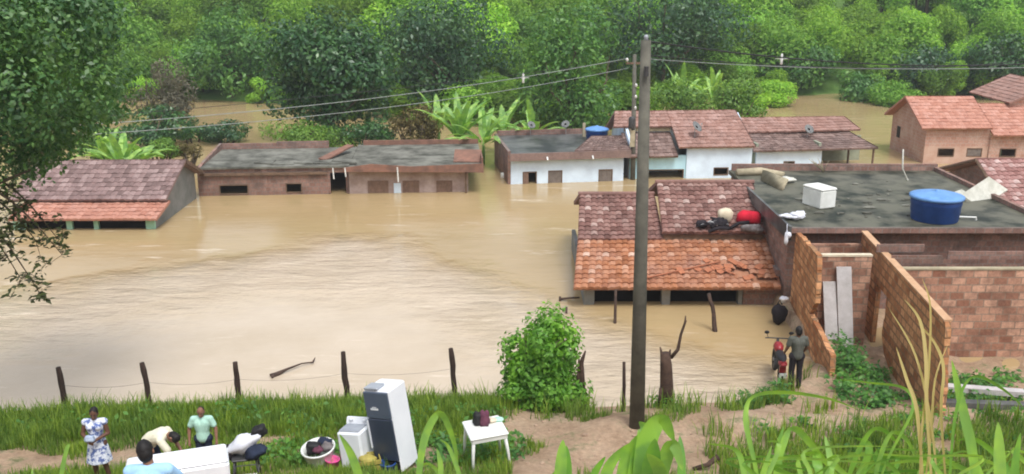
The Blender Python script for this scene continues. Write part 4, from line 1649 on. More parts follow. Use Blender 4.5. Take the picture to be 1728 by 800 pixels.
px_tree('bush', 190, 330, 185, 240, 60, 4200, .24, 'leaf_glossy', 'dense dark shrubs beyond the banana plant at the left house', cat='bush', lobes=16, lobe=.38)
px_tree('bush', 130, 215, 215, 272, 52, 2500, .2, 'leaf_mid', 'rounded bush just behind the grey purple roof', cat='bush', lobes=12, lobe=.42)
px_tree('bush', 240, 300, 235, 270, 52, 1400, .18, 'leaf_light', 'small light green bush behind the ridge of the grey purple roof', cat='bush', lobes=8, lobe=.45)
px_tree('bush', 60, 215, 120, 230, 72, 5000, .34, 'leaf_mid', 'tall thicket seen through the edge of the big canopy', cat='bush', lobes=18, lobe=.38)


def banana(px, py, Y, L, n, label, up=.8, spread=1.0, wid=.24, stem=1.0):
    base = at_y(px, py, Y)
    base.z = .1
    L *= 1.35
    n += 3
    t_ = thing('banana_plant', base, label, 'banana plant', 'banana plants behind the houses')
    b = MB()
    b.tube([base + Vector((0, 0, -1.2)), base + Vector((0, 0, stem * .4)), base + Vector((.05, 0, stem))], [.14, .12, .08], 8)
    b.build('stem', 'leaf_light', t_, True)
    m = MB()
    top = base + Vector((0, 0, stem))
    for k in range(n):
        a_ = 2 * math.pi * k / n + random.uniform(-.3, .3)
        el = random.uniform(up, 1.35)
        l_ = L * random.uniform(.8, 1.25)
        d = Vector((math.cos(a_) * math.cos(el) * spread, math.sin(a_) * math.cos(el) * spread, math.sin(el)))
        side = d.cross(Vector((0, 0, 1))).normalized()
        p = top.copy()
        segs = 9
        mids, ws = [], []
        for i in range(segs + 1):
            f = i / segs
            mids.append(p.copy())
            ws.append(wid * (math.sin(math.pi * min(1, .08 + f * .95)) ** .55) * (0.15 if f < .12 else 1))
            d = (d + Vector((0, 0, -.13 * (.4 + f)))).normalized()
            p = p + d * (l_ / segs)
        for i in range(segs):
            u0_, u1_ = mids[i], mids[i + 1]
            dv = (u1_ - u0_).normalized()
            nn = side.cross(dv).normalized()
            for sg in (-1, 1):
                rag = random.uniform(.8, 1.05)
                e0_ = u0_ + side * sg * ws[i] + nn * ws[i] * .35
                e1_ = u1_ + side * sg * ws[i + 1] * rag + nn * ws[i + 1] * .35
                m.add([u0_, u1_, e1_, e0_], [(0, 1, 2, 3)])
    m.build('leaves', 'banana', t_)
    return t_


banana(775, 240, 56, 2.3, 11, 'biggest banana plant, in front of the dark mango tree')
banana(815, 245, 55, 2.1, 10, 'banana plant at the end of the stained grey roof', up=.4)
banana(740, 225, 60, 2.0, 9, 'banana plant beside the rusty brown shrub')
banana(850, 225, 58, 1.9, 9, 'banana plant between the stained grey roof and the whitewashed house', up=.35)
banana(900, 222, 57, 1.9, 8, 'banana plant rising behind the first satellite dish', up=.3)
banana(1150, 185, 70, 2.6, 9, 'pale banana plant among bushes behind the dusty red roof', up=.7, wid=.24)
banana(1205, 180, 72, 2.6, 9, 'pale banana plant beside the tallest bush behind the dusty red roof', up=.7, wid=.24)
banana(205, 262, 48, 1.9, 10, 'banana plant just over the ridge of the grey purple roof', up=.3)
banana(178, 250, 50, 1.7, 9, 'smaller banana plant near the canopy edge behind the grey purple roof', up=.35)
banana(240, 262, 50, 1.3, 8, 'lowest banana plant behind the grey purple roof', up=.3)

# the big tree on the near bank, its trunk just outside the picture
YT = 21.5
c_ = at_y(10, 100, YT)
base = Vector((-15.2, 19.6, float(height(-15.2, 19.6))))
t_ = thing('shade_tree', base, 'huge leafy tree overhanging the water in front of the porch house', 'tree')
m = MB()
fork = base + Vector((.3, .6, 4.2))
m.tube([base + Vector((0, 0, -.3)), base + Vector((.1, .2, 2)), fork], [.42, .34, .28], 12)
twig_tubes(m, fork, c_, (3.6, 3.2, 3.6), 14, .14)
m.build('trunk', 'bark', t_, True)
P, N = crown_points(tuple(c_), (3.35, 3.2, 4.1), 36000, lobes=52, lobe=.25, flat=.35, shell=.5)
pxs = 864 + FPX * P[:, 0] / (P[:, 1] * PC - (P[:, 2] - CH) * PS)
low = at_y(0, 318, YT).z + np.maximum(P[:, 0] - at_y(20, 300, YT).x, 0) * .70
ok = P[:, 2] > low + rng.normal(size=len(P)) * .15
P, N = P[ok], N[ok]
V, F = leaf_quads(P, N, .135, .55)
arr_mesh('crown', V, F, 'leaf_near', t_)
# drooping outer branches over the water
m = MB()
LP, LN = [], []
for (xa, ya, xb, yb, Yb) in ((-60, 300, 105, 430, 20.5), (-80, 320, 70, 500, 20.2), (-90, 330, 35, 470, 19.8), (-50, 330, 60, 405, 20.8), (-40, 290, 95, 400, 21.2)):
    a_, b_ = at_y(xa, ya, Yb - .3), at_y(xb, yb, Yb)
    pts = []
    for i in range(7):
        f = i / 6
        p = a_.lerp(b_, f) + Vector((0, 0, .35 * math.sin(math.pi * f)))
        pts.append(p)
    m.tube(pts, [.04 * (1 - f * .8) for f in np.linspace(0, 1, 7)], 6)
    for i in range(7):
        for q in range(4):
            p = pts[i] + Vector((random.gauss(0, .16), random.gauss(0, .16), random.gauss(-.05, .14)))
            m.tube([pts[i], p], [.008, .004], 4, False)
            for l_ in range(9 if i > 2 else 2):
                LP.append(tuple(p + Vector((random.gauss(0, .09), random.gauss(0, .09), random.gauss(0, .06)))))
                LN.append((random.gauss(0, .5), random.gauss(0, .5), 1))
m.build('branch', 'bark', t_, True)
V, F = leaf_quads(np.array(LP), unit(np.array(LN)), .17, .5)
o = arr_mesh('branch_leaves', V, F, 'leaf_shadowy', t_)

# the bush on the near shore
YB = at_z(912, 690, .35).y
c_ = at_y(913, 612, YB)
rx = (at_y(972, 612, YB).x - at_y(854, 612, YB).x) / 2
rz_ = (at_y(912, 535, YB).z - at_y(912, 695, YB).z) / 2
t_ = thing('shore_bush', (c_.x, YB, float(height(c_.x, YB))), 'bright green dense bush on the shore between the fence posts and the big pole', 'bush')
m = MB()
for k in range(6):
    m.tube([(c_.x + random.uniform(-.1, .1), YB, float(height(c_.x, YB)) - .1), (c_.x + random.uniform(-.5, .5), YB + random.uniform(-.3, .3), c_.z), (c_.x + random.uniform(-.7, .7), YB + random.uniform(-.5, .5), c_.z + rz_ * .6)], [.035, .022, .008], 6)
m.build('stem', 'bark', t_, True)
P, N = crown_points(tuple(c_), (rx * 1.24, rx * 1.05, rz_ * 1.08), 8000, lobes=30, lobe=.33, flat=.3, shell=.5)
P2, N2 = crown_points((c_.x, c_.y, c_.z - rz_ * .5), (rx * 1.2, rx * 1.0, rz_ * .66), 4200, lobes=14, lobe=.4, flat=.3)
V, F = leaf_quads(np.vstack([P, P2]), np.vstack([N, N2]), .135, .6)
arr_mesh('foliage', V, F, 'leaf_bush', t_)


# grass along the bank
def blades(X, Y, Z, h, wd, lean=.35):
    n = len(X)
    B = np.stack([X, Y, Z], 1)
    a_ = rng.uniform(0, 2 * math.pi, n)
    sd_ = np.stack([np.cos(a_), np.sin(a_), np.zeros(n)], 1)
    ln = np.stack([-np.sin(a_), np.cos(a_), np.zeros(n)], 1) * (rng.uniform(0, lean, n) * h)[:, None]
    up = np.array([0, 0, 1.0])
    W = (wd * rng.uniform(.7, 1.3, n))[:, None]
    H = h[:, None]
    V = np.stack([B - sd_ * W, B + sd_ * W,
                  B + sd_ * W * .8 + up * H * .55 + ln * .35, B - sd_ * W * .8 + up * H * .55 + ln * .35,
                  B + sd_ * W * .15 + up * H + ln, B - sd_ * W * .15 + up * H + ln], 1).reshape(-1, 3)
    k = np.arange(n)[:, None] * 6
    F = np.concatenate([k + np.array([0, 1, 2, 3]), k + np.array([3, 2, 4, 5])], 0)
    # keep both quads of a blade next to each other
    return V, F


def pnoise(X, Y, s_):
    return (np.sin(X * s_ + 1.3) * np.cos(Y * s_ * 1.3 - .7) + np.sin(X * s_ * 2.3 - Y * s_ * 1.9 + 2) * .6 + np.sin(X * s_ * .6 + Y * s_ * 3.1) * .4) / 2


n = 210000
X = rng.uniform(-15, 12.5, n)
Y = rng.uniform(14.5, 23.2, n)
sh = np.interp(X, SHX, SHY)
tt = sh - Y
pn = pnoise(X, Y, 1.1)
strip = (tt > -.1) & (tt < 3.6 + pn * .9) & (X < -.5 + .9 * pn + rng.uniform(-.8, .8, n))
lawn = (tt >= 3.2) & (X < 0) & (X > -9.5) & (pn > -.25) & (rng.uniform(size=n) < .7)
right = (X >= -.3) & (tt > .2) & (pn + .5 * pnoise(X, Y, 3.1) > .62) & (rng.uniform(size=n) < .55)
rbot = (X > 5.6 + 1.2 * pn) & (Y < 18.9 + .8 * pn) & (pn > -.45) & (rng.uniform(size=n) < .7)
inframe = Y > 15.2
keep = (strip | lawn | right | rbot) & inframe
X, Y, tt = X[keep], Y[keep], tt[keep]
Z = height(X, Y) - .02
h = rng.uniform(.14, .38, len(X)) * np.where((X < 0) & (tt < 3.2), np.clip(.55 + .45 * tt, .55, 1.15), .75) * (1 + .30 * pnoise(X, Y, 2.3) + .45 * pnoise(X, Y, 5.7))
V, F = blades(X, Y, Z, np.maximum(h, .07), .010, .6)
# taller seed-bearing tufts stand out of the strip
tx, ty = [], []
for k in range(420):
    cx_ = random.uniform(-14.5, -.2) if random.random() < .8 else random.uniform(0, 9)
    cy_ = float(np.interp(cx_, SHX, SHY)) - .7 - abs(random.gauss(.2, 1.0))
    if k % 2 and cx_ > -9:
        cx_, cy_ = random.uniform(4.2, 12), random.uniform(15.8, 19.2)
    q = random.randint(10, 34)
    tx += list(np.array([random.gauss(cx_, .13) for _ in range(q)]))
    ty += list(np.array([random.gauss(cy_, .13) for _ in range(q)]))
tx, ty = np.array(tx), np.array(ty)
V2, F2 = blades(tx, ty, height(tx, ty) - .02, rng.uniform(.2, .62, len(tx)), .012, .7)
F = np.vstack([F, F2 + len(V)])
V = np.vstack([V, V2])
o = arr_mesh('grass', V, F, 'grass')
tag(o, 'ragged green grass along the near bank', 'grass', kind='stuff')

# broad-leaved weeds: inside the roofless shell, at the foot of the long wall, on the bank
WP, WN = [], []


def weed(px0, px1, py0, py1, z, n_, hgt):
    for k in range(n_):
        p = at_z(random.uniform(px0, px1), random.uniform(py0, py1), z)
        h_ = hgt * random.uniform(.3, 1)
        for q in range(14):
            f = random.random()
            WP.append((p.x + random.gauss(0, .12), p.y + random.gauss(0, .12), float(height(p.x, p.y)) + h_ * f))
            WN.append((random.gauss(0, .5), random.gauss(0, .5) - .2, 1))


weed(1400, 1500, 615, 700, .3, 90, .38)
weed(1405, 1450, 585, 640, .3, 40, .55)
weed(1470, 1560, 640, 705, .3, 30, .3)
weed(1600, 1728, 620, 690, .3, 100, .34)
weed(1250, 1330, 655, 685, .45, 40, .45)
weed(-40, 850, 690, 745, .5, 170, .42)
weed(420, 880, 745, 800, .9, 150, .28)
weed(1280, 1720, 715, 800, 1.0, 60, .22)
weed(1110, 1140, 670, 690, .4, 12, .4)
V, F = leaf_quads(np.array(WP), unit(np.array(WN)), .14, .55)
o = arr_mesh('weeds', V, F, 'weed')
tag(o, 'leafy weeds over the bank and inside the brick shell', 'weeds', kind='stuff')


# tall cane-like grasses close to the viewer
def blade_strip(m, p0, d0, L, wd, droop, segs=12, fold=.25, face=None):
    d = Vector(d0).normalized()
    side = d.cross(Vector((0, 0, 1)))
    if face is not None:
        side = Vector(face)
    if side.length < .05:
        side = Vector((1, 0, 0))
    side.normalize()
    p = Vector(p0)
    mids, ds = [], []
    for i in range(segs + 1):
        mids.append(p.copy())
        ds.append(d.copy())
        d = (d + Vector((0, 0, -droop * (i / segs) ** 1.2))).normalized()
        p = p + d * (L / segs)
    vs, fs = [], []
    for i, (q, dd) in enumerate(zip(mids, ds)):
        f = i / segs
        wv = wd * (min(1, .45 + f * 3) * (1 - f ** 2.6) + .02)
        nn = side.cross(dd).normalized()
        vs += [q - side * wv + nn * wv * fold, q, q + side * wv + nn * wv * fold]
    for i in range(segs):
        k = i * 3
        fs += [(k, k + 1, k + 4, k + 3), (k + 1, k + 2, k + 5, k + 4)]
    m.add(vs, fs)


def cane(base, specs, label, mat='cane', name='cane_grass', group='tall grasses in front of the viewer'):
    t_ = thing(name, base, label, 'grass clump', group)
    m = MB()
    for (az, el, L, wd, dr) in specs:
        a_, e_ = RAD(az), RAD(el)
        d = (math.sin(a_) * math.cos(e_), math.cos(a_) * math.cos(e_), math.sin(e_))
        jit = Vector((random.gauss(0, .03), random.gauss(0, .03), 0))
        blade_strip(m, Vector(base) + jit, d, L, wd, dr, face=(math.cos(a_ + random.uniform(-.5, .5)), -math.sin(a_) * .6 + random.uniform(-.3, .3), 0))
    m.build('leaves', mat, t_, True)
    return t_


def ground_at(px, D):
    """a point on the slope in front of the viewer below a pixel column"""
    x = (px - 864) / FPX * (D * PC + 2.4) 
    return Vector((x, D, float(height(x, D)) - .03))


def fan(n, el=(60, 88), L=(.9, 1.5), wd=(.018, .032), dr=(.15, .5)):
    return [(random.uniform(0, 360), random.uniform(*el), random.uniform(*L), random.uniform(*wd), random.uniform(*dr)) for _ in range(n)]


def traced_leaf(m, pts, D, wpx, spread=.0, fold=.22, tipless=False):
    """a leaf that passes below those pixels at distance D: its own metres, width and fold"""
    P = [at_y(x, y, D + spread * i / max(1, len(pts) - 1)) for i, (x, y) in enumerate(pts)]
    fine = []
    for i in range(len(P) - 1):                      # Catmull-Rom
        p0, p1, p2, p3 = P[max(0, i - 1)], P[i], P[i + 1], P[min(len(P) - 1, i + 2)]
        for j in range(6):
            f = j / 6
            fine.append(.5 * ((2 * p1) + (p2 - p0) * f + (2 * p0 - 5 * p1 + 4 * p2 - p3) * f * f + (3 * p1 - p0 - 3 * p2 + p3) * f ** 3))
    fine.append(P[-1])
    ppm = FPX / (D * PC + (CH - P[0].z) * PS)
    W = wpx / ppm / 2
    vs, fs = [], []
    n = len(fine)
    for i, q in enumerate(fine):
        d = (fine[min(i + 1, n - 1)] - fine[max(i - 1, 0)]).normalized()
        side = d.cross(Vector((0, 1, .35)))
        side.normalize()
        nn = side.cross(d)
        f = i / (n - 1)
        wv = W * ((.55 + .9 * min(f * 1.6, .5)) * (1 - max(0, (f - .45) / .55) ** 2.2) + .03)
        vs += [q - side * wv - nn * wv * fold, q, q + side * wv - nn * wv * fold]
    for i in range(n - 1):
        k = i * 3
        fs += [(k, k + 1, k + 4, k + 3), (k + 1, k + 2, k + 5, k + 4)]
    m.add(vs, fs)


def leafy(name, D, specs, label, mat='cane', cat='grass clump', fill=0, fpx=(0, 0), group=None):
    x0 = sum(s_[0][0][0] for s_ in specs) / len(specs)
    bx = at_y(x0, 860, D).x
    base = Vector((bx, D, float(height(bx, D))))
    t_ = thing(name, base, label, cat, group)
    m = MB()
    for pts, wpx, sp in specs:
        q = at_y(pts[0][0], pts[0][1], D)
        gz = float(height(q.x, D))
        traced_leaf(m, pts, D, wpx, sp)
        # sheath from the leaf's foot down to the soil
        m.tube([Vector((q.x + (bx - q.x) * .5, D, gz - .05)), Vector((q.x + (bx - q.x) * .2, D, (gz + q.z) / 2)), q], [.014, .012, wpx * .0012], 6)
    for k in range(fill):
        px = random.uniform(*fpx)
        yb = 840
        yt = random.gauss(778, 14)
        traced_leaf(m, [(px, yb), (px + random.gauss(0, 12), (yb + yt) / 2), (px + random.gauss(0, 34), yt), (px + random.gauss(0, 60), yt + random.uniform(-14, 20))], D + random.uniform(-.4, .6), random.uniform(5, 12), .2)
    m.build('leaves', mat, t_, True)
    return t_


G = 'tall grasses in front of the viewer'
leafy('cane_plant', 5.0, [
    ([(1075, 850), (1086, 765), (1100, 722), (1118, 708), (1138, 745)], 34, .1),
    ([(1060, 850), (1076, 775), (1088, 728), (1078, 712)], 28, .15),
    ([(1108, 850), (1122, 775), (1136, 748), (1152, 795)], 24, -.1),
    ([(1040, 850), (1058, 775), (1084, 735), (1100, 738)], 26, .2),
    ([(1010, 850), (1028, 785), (1062, 748)], 20, .1),
    ([(1146, 850), (1150, 785), (1147, 735)], 14, .2),
    ([(1090, 850), (1098, 790), (1105, 740)], 30, -.1),
    ([(990, 850), (1002, 800), (1022, 770)], 14, .1),
    ([(1060, 850), (1052, 790), (1034, 762)], 18, .3),
    ([(1120, 850), (1112, 790), (1092, 765)], 22, -.2)],
    'broad-leaved green cane plant right below the big pole', cat='cane plant', group=G)
leafy('cane_plant', 5.4, [([(940, 860), (946, 790), (950, 742)], 20, .1), ([(952, 860), (957, 800), (956, 752)], 16, .1), ([(900, 860), (925, 815), (940, 792)], 10, .1)],
      'single pair of upright green blades left of the broad cane plant', cat='cane plant', group=G)
leafy('cane_plant', 6.0, [
    ([(704, 850), (709, 782), (718, 735), (736, 700), (750, 704), (767, 750), (773, 800)], 13, .3),
    ([(760, 850), (742, 800), (722, 782), (708, 790)], 9, .2),
    ([(740, 850), (744, 790), (737, 756)], 9, .1),
    ([(790, 850), (772, 790), (756, 752), (742, 742)], 8, .2)],
    'arching grass blades between the fridge and the plastic table', cat='cane plant', group=G)
leafy('cane_plant', 6.5, [([(618, 850), (604, 796), (590, 760), (573, 733)], 15, .1), ([(640, 850), (628, 812), (620, 796)], 8, .1)],
      'dark green blade slanting across the white washing machine', cat='cane plant', group=G)
leafy('cane_plant', 7.0, [([(98, 850), (104, 800), (113, 757), (120, 748)], 7, .1), ([(58, 850), (56, 810), (54, 790)], 6, .1), ([(130, 850), (118, 806), (108, 790)], 5, .1)],
      'thin yellowish blade in front of the grassy bank left of the woman', cat='cane plant', group=G)
leafy('cane_plant', 5.2, [
    ([(1290, 860), (1272, 775), (1258, 705), (1272, 668), (1330, 662), (1400, 673), (1450, 692)], 9, .5),
    ([(1300, 850), (1318, 760), (1340, 722), (1385, 770), (1420, 812)], 13, .3),
    ([(1330, 850), (1312, 770), (1322, 720)], 12, .2),
    ([(1390, 850), (1402, 790), (1392, 735)], 12, .2),
    ([(1270, 850), (1290, 790), (1302, 752)], 12, .2),
    ([(1352, 850), (1380, 800), (1372, 768)], 18, .2)],
    'grass clump with a long bright blade bending in front of the broken brick wall', cat='cane plant', fill=14, fpx=(1260, 1420), group=G)
leafy('cane_plant', 5.6, [
    ([(1470, 850), (1500, 770), (1540, 690), (1526, 655), (1470, 646), (1410, 640)], 6, .3),
    ([(1420, 850), (1440, 780), (1468, 728), (1492, 726), (1518, 752)], 10, .2),
    ([(1470, 850), (1482, 780), (1504, 730), (1530, 742), (1544, 772)], 9, .2),
    ([(1430, 850), (1452, 800), (1466, 752), (1440, 738)], 14, .2),
    ([(1500, 850), (1492, 800), (1470, 760)], 13, .2)],
    'grass clump with two pale arched blades in front of the weedy brick shell', cat='cane plant', fill=14, fpx=(1400, 1560), group=G)
leafy('cane_plant', 5.0, [
    ([(1650, 850), (1640, 760), (1622, 680), (1606, 608)], 16, .2),
    ([(1690, 860), (1686, 780), (1684, 712)], 20, .1),
    ([(1600, 850), (1612, 700), (1640, 636), (1690, 655), (1730, 690)], 6, .2),
    ([(1720, 850), (1712, 790), (1722, 730)], 14, .1),
    ([(1670, 850), (1652, 800), (1640, 770)], 14, .1)],
    'tall grass clump with one upright blade before the long brick wall', cat='cane plant', fill=16, fpx=(1560, 1740), group=G)
leafy('dry_grass', 5.2, [
    ([(1560, 860), (1548, 700), (1530, 640), (1512, 585)], 6, .2),
    ([(1575, 860), (1564, 690), (1562, 600), (1552, 540), (1526, 505)], 6, .2),
    ([(1585, 860), (1572, 720), (1545, 600), (1500, 520)], 4, .2),
    ([(1600, 860), (1588, 700), (1592, 620), (1575, 575), (1548, 545)], 5, .2),
    ([(1555, 860), (1570, 740), (1578, 640), (1600, 580)], 4, .2),
    ([(1550, 860), (1556, 720), (1566, 640), (1570, 520), (1556, 470)], 4, .2)],
    'straw-coloured dry grass stalks rising before the ragged brick wall', mat='dry_grass', group=G)


# ------------------------------------------------------------------ poles and wires
YP = at_z(1075, 712, 1.15).y
b_ = at_z(1075, 712, 1.15)
b_.z = float(height(b_.x, b_.y)) - .1
top = at_y(1090, 68, b_.y + .1)
t_ = thing('utility_pole', b_, 'big grey concrete utility pole leaning a little, standing on the near bank', 'utility pole')
m = MB()
m.tube([b_, b_.lerp(top, .5), top], [.175, .14, .105], 20)
m.build('shaft', 'pole', t_, True)
m = MB()
m.lathe(top + Vector((0, 0, .003)), [(.02, 0), (.055, .01), (.04, .04), (.055, .06), (.03, .10), (.01, .11)], 12)
m.build('insulator', 'grey_plastic', t_, True)
m = MB()
q = b_.lerp(top, .93)
m.tube([q + Vector((0, -.17, -.1)), q + Vector((0, -.17, .1))], .05, 8)
m.build('bracket', 'dark_metal', t_)
TOPN = top

b_ = at_z(1069, 303, 0)
top = at_y(1071, 92, b_.y)
t_ = thing('utility_pole', b_, 'thin distant utility pole with small crossarm beside the white houses', 'utility pole')
m = MB()
m.tube([b_ + Vector((0, 0, -2)), top], [.15, .10], 12)
m.build('shaft', 'pole', t_, True)
m = MB()
m.box(top.x - .45, top.x + .45, top.y - .09, top.y - .02, top.z - .5, top.z - .4)
m.build('crossarm', 'timber', t_)
for k, (dx, dz) in enumerate(((-.4, -.36), (.4, -.36), (.12, -1.7), (.12, -2.3), (.12, -2.9))):
    m = MB()
    m.lathe(top + Vector((dx, -.06, dz)), [(.03, 0), (.08, .02), (.06, .07), (.09, .1), (.05, .17), (.01, .19)], 10)
    m.build('insulator', 'ceramic', t_, True)
m = MB()
for q in range(2):
    pass
m.lathe(top + Vector((-.05, -.2, -3.9)), [(.02, 0), (.16, .03), (.18, .1), (.18, .55), (.15, .62), (.03, .66)], 12)
m.build('fuse_box', 'dark_metal', t_, True)
m = MB()
m.box(top.x - .12, top.x + .14, top.y - .2, top.y - .13, top.z - 4.9, top.z - 4.0)
m.build('pale_sleeve', 'soil_rim', t_)
TOPF = top


def sag_wire(a, b, sag, r, mat, label, n=24):
    a, b = Vector(a), Vector(b)
    pts = [a.lerp(b, i / n) - Vector((0, 0, sag * 4 * (i / n) * (1 - i / n))) for i in range(n + 1)]
    m = MB()
    m.tube(pts, r, 6)
    return tag(m.build('power_line', mat, None, True, at=a), label, 'power line', 'power lines between the poles')


fl = TOPF + Vector((0, -.06, -.2))
sag_wire(fl + Vector((-.4, 0, 0)), at_y(60, 216, 36), .45, .018, 'wire_pale', 'upper pale wire running down from the distant pole into the big canopy')
sag_wire(fl + Vector((-.3, 0, -.5)), at_y(60, 232, 35), .5, .016, 'wire_pale', 'lower pale wire running down from the distant pole into the big canopy')
sag_wire(fl + Vector((-.3, 0, -.1)), at_y(60, 205, 42), .2, .014, 'wire', 'dark wire just above the pale pair left of the distant pole')
sag_wire(fl + Vector((.4, 0, 0)), at_y(1800, 112, 44), .3, .018, 'wire_pale', 'pale wire crossing in front of the forest right of the poles')
sag_wire(TOPN + Vector((.05, 0, -.02)), at_y(1800, 103, 26), .28, .016, 'wire', 'thick black cable from the big pole top towards the brick houses')
sag_wire(TOPN + Vector((.05, 0, -.30)), at_y(1800, 92, 32), .35, .011, 'wire', 'thin black cable just under the thick one right of the big pole')
for px, py, Y, lb in ((883, 132, 49, 'small white insulator spacer on the wires left of the poles'), (1319, 100, 45, 'small white insulator spacer on the wires right of the poles')):
    p = at_y(px, py, Y)
    m = MB()
    m.lathe(p, [(.02, -.25), (.07, -.22), (.05, -.1), (.08, 0), (.05, .1), (.06, .2), (.02, .26)], 10)
    m.tube([p + Vector((-.3, 0, .02)), p + Vector((.3, 0, .02))], .012, 5)
    tag(m.build('wire_spacer', 'ceramic', None, True, at=p), lb, 'insulator')

# ------------------------------------------------------------------ fence posts, stump, sticks
posts = [(99, 620, 114, 702), (240, 612, 256, 698), (397, 611, 405, 690), (578, 594, 588, 682), (761, 588, 769, 670)]
lbs = ['leaning dark fence post nearest the shade tree, behind the woman', 'dark fence post behind the crouching man in cream', 'dark fence post behind the heap on the stool', 'dark fence post standing just left of the fridge', 'dark fence post behind the grass right of the fridge']
for (xt, yt, xb, yb), lb in zip(posts, lbs):
    q = at_z(xb, yb, .22)
    q.z = float(height(q.x, q.y)) - .15
    tp = at_y(xt, yt, q.y + .05)
    m = MB()
    n = 7
    pts = [q.lerp(tp, i / n) + Vector((random.gauss(0, .008), random.gauss(0, .008), 0)) for i in range(n + 1)]
    m.tube(pts, [.075 * random.uniform(.85, 1.1) for _ in range(n)] + [.06], 9)
    tag(m.build('fence_post', 'dark_wood', None, True, at=q), lb, 'fence post', 'fence posts along the shore')
q0 = None
wp = [at_y(a_, b_, at_z(c_, d_, .22).y - .06) for a_, b_, c_, d_ in ((106, 650, 114, 702), (249, 645, 256, 698), (401, 640, 405, 690), (583, 630, 588, 682), (765, 622, 769, 670))]
for i in range(4):
    m = MB()
    a_, b_ = wp[i], wp[i + 1]
    m.tube([a_.lerp(b_, k / 8) - Vector((0, 0, .10 * 4 * (k / 8) * (1 - k / 8))) for k in range(9)], .0035, 4)
    tag(m.build('fence_wire', 'wire', None, at=a_), ['slack wire between the two fence posts by the woman', 'slack wire between the posts behind the crouching man', 'slack wire ending at the post left of the fridge', 'slack wire passing behind the fridge'][i], 'wire', 'fence wires along the shore')


def stick(name, pts, z, r, label, cat='stick', mat='stick', Y=None):
    """a stick given from foot to tip in pixels; its foot stands at height z"""
    f = at_z(*pts[0], z)
    P = [f] + [at_y(x, y, f.y + .12 * i) for i, (x, y) in enumerate(pts[1:], 1)]
    P[0] = P[0] + Vector((0, 0, -.5))
    fine = []
    for i in range(len(P) - 1):
        for k in range(3):
            fine.append(P[i].lerp(P[i + 1], k / 3) + Vector((random.gauss(0, r * .2), random.gauss(0, r * .2), 0)))
    fine.append(P[-1])
    m = MB()
    n = len(fine)
    m.tube(fine, [r * (1 - .35 * i / n) * random.uniform(.9, 1.1) for i in range(n)], 8)
    return tag(m.build(name, mat, None, True, at=f), label, cat)


stick('post', [(1053, 703), (1053, 611)], .35, .05, 'thin straight post just left of the big pole', 'post', 'dark_wood')
t_p = at_z(983, 690, .4)
t_ = thing('split_post', t_p, 'weathered split post leaning behind the bright green bush', 'post')
m = MB()
a_ = Vector((t_p.x, t_p.y, float(height(t_p.x, t_p.y)) - .1))
m.tube([a_, at_y(982, 650, t_p.y), at_y(981, 612, t_p.y), at_y(988, 592, t_p.y)], [.08, .085, .06, .02], 8)
m.build('shaft', 'dead_wood', t_, True)
m = MB()
m.tube([a_ + Vector((-.08, -.05, 0)), at_y(976, 648, t_p.y), at_y(977, 606, t_p.y)], [.06, .06, .02], 8)
m.build('splinter', 'dead_wood', t_, True)
s0 = at_z(1126, 678, .45)
t_ = thing('dead_stump', s0, 'dead tree stump with one thin bare branch beside the big pole', 'stump')
a_ = Vector((s0.x, s0.y, float(height(s0.x, s0.y)) - .15))
m = MB()
m.tube([a_, at_y(1125, 650, s0.y), at_y(1124, 615, s0.y), at_y(1122, 596, s0.y)], [.19, .17, .15, .12], 12)
m.tube([at_y(1120, 610, s0.y), at_y(1114, 586, s0.y)], [.06, .02], 7)
m.tube([at_y(1128, 610, s0.y), at_y(1131, 590, s0.y)], [.06, .02], 7)
m.tube([a_ + Vector((-.2, -.1, 0)), at_y(1115, 655, s0.y - .1)], [.07, .04], 7)
m.build('trunk', 'dead_wood', t_, True)
m = MB()
m.tube([at_y(1132, 604, s0.y), at_y(1144, 590, s0.y), at_y(1149, 565, s0.y + .1), at_y(1156, 545, s0.y + .1), at_y(1157, 533, s0.y + .1)], [.05, .045, .035, .03, .015], 7)
m.tube([at_y(1154, 550, s0.y + .1), at_y(1159, 541, s0.y + .1)], [.02, .008], 5)
m.build('branch', 'dead_wood', t_, True)
stick('stick', [(1039, 546), (1039, 489)], 0, .06, 'thin stick standing upright in the water before the tiled house')
stick('stick', [(1211, 560), (1204, 530), (1196, 495)], 0, .08, 'slanting stick leaning out of the water under the porch roof')
t0 = at_z(956, 530, 0)
stick('stick', [(957, 530), (956, 518)], 0, .05, 'short twig poking out of the water above the green bush')
a_, b_ = at_z(945, 505, .06), at_z(978, 505, .06)
m = MB()
m.tube([a_, a_.lerp(b_, .5) + Vector((0, 0, .05)), b_ + Vector((0, 0, .06))], [.05, .035, .03], 7)
m.tube([a_ + Vector((0, 0, -.2)), a_ + Vector((0, 0, .1))], .04, 6)
tag(m.build('driftwood', 'stick', None, True, at=a_), 'driftwood stick floating by the corner of the tiled house', 'driftwood')
a_, b_ = at_z(460, 634, .04), at_z(528, 611, .04)
m = MB()
m.tube([a_ + Vector((-.05, 0, -.03)), a_.lerp(b_, .1), a_.lerp(b_, .35) + Vector((0, 0, .05)), a_.lerp(b_, .7) + Vector((0, .06, .05)), b_], [.09, .07, .035, .022, .02], 8)
m.tube([b_, b_ + Vector((.03, .18, .06))], [.03, .015], 6)
m.tube([b_, b_ + Vector((-.02, -.12, .03))], [.025, .01], 6)
m.tube([a_ + Vector((.02, 0, 0)), a_ + Vector((.02, -.16, .02))], [.05, .015], 6)
tag(m.build('driftwood', 'stick', None, True, at=a_), 'bare branch drifting in the pale current behind the fence posts', 'driftwood')
a_ = at_z(1190, 786, 1.25)
m = MB()
gz = float(height(a_.x, a_.y))
a_.z = gz + .05
m.tube([a_ + Vector((-.25, 0, .0)), a_ + Vector((.05, .02, .08)), a_ + Vector((.28, .1, .22))], [.04, .05, .07], 8)
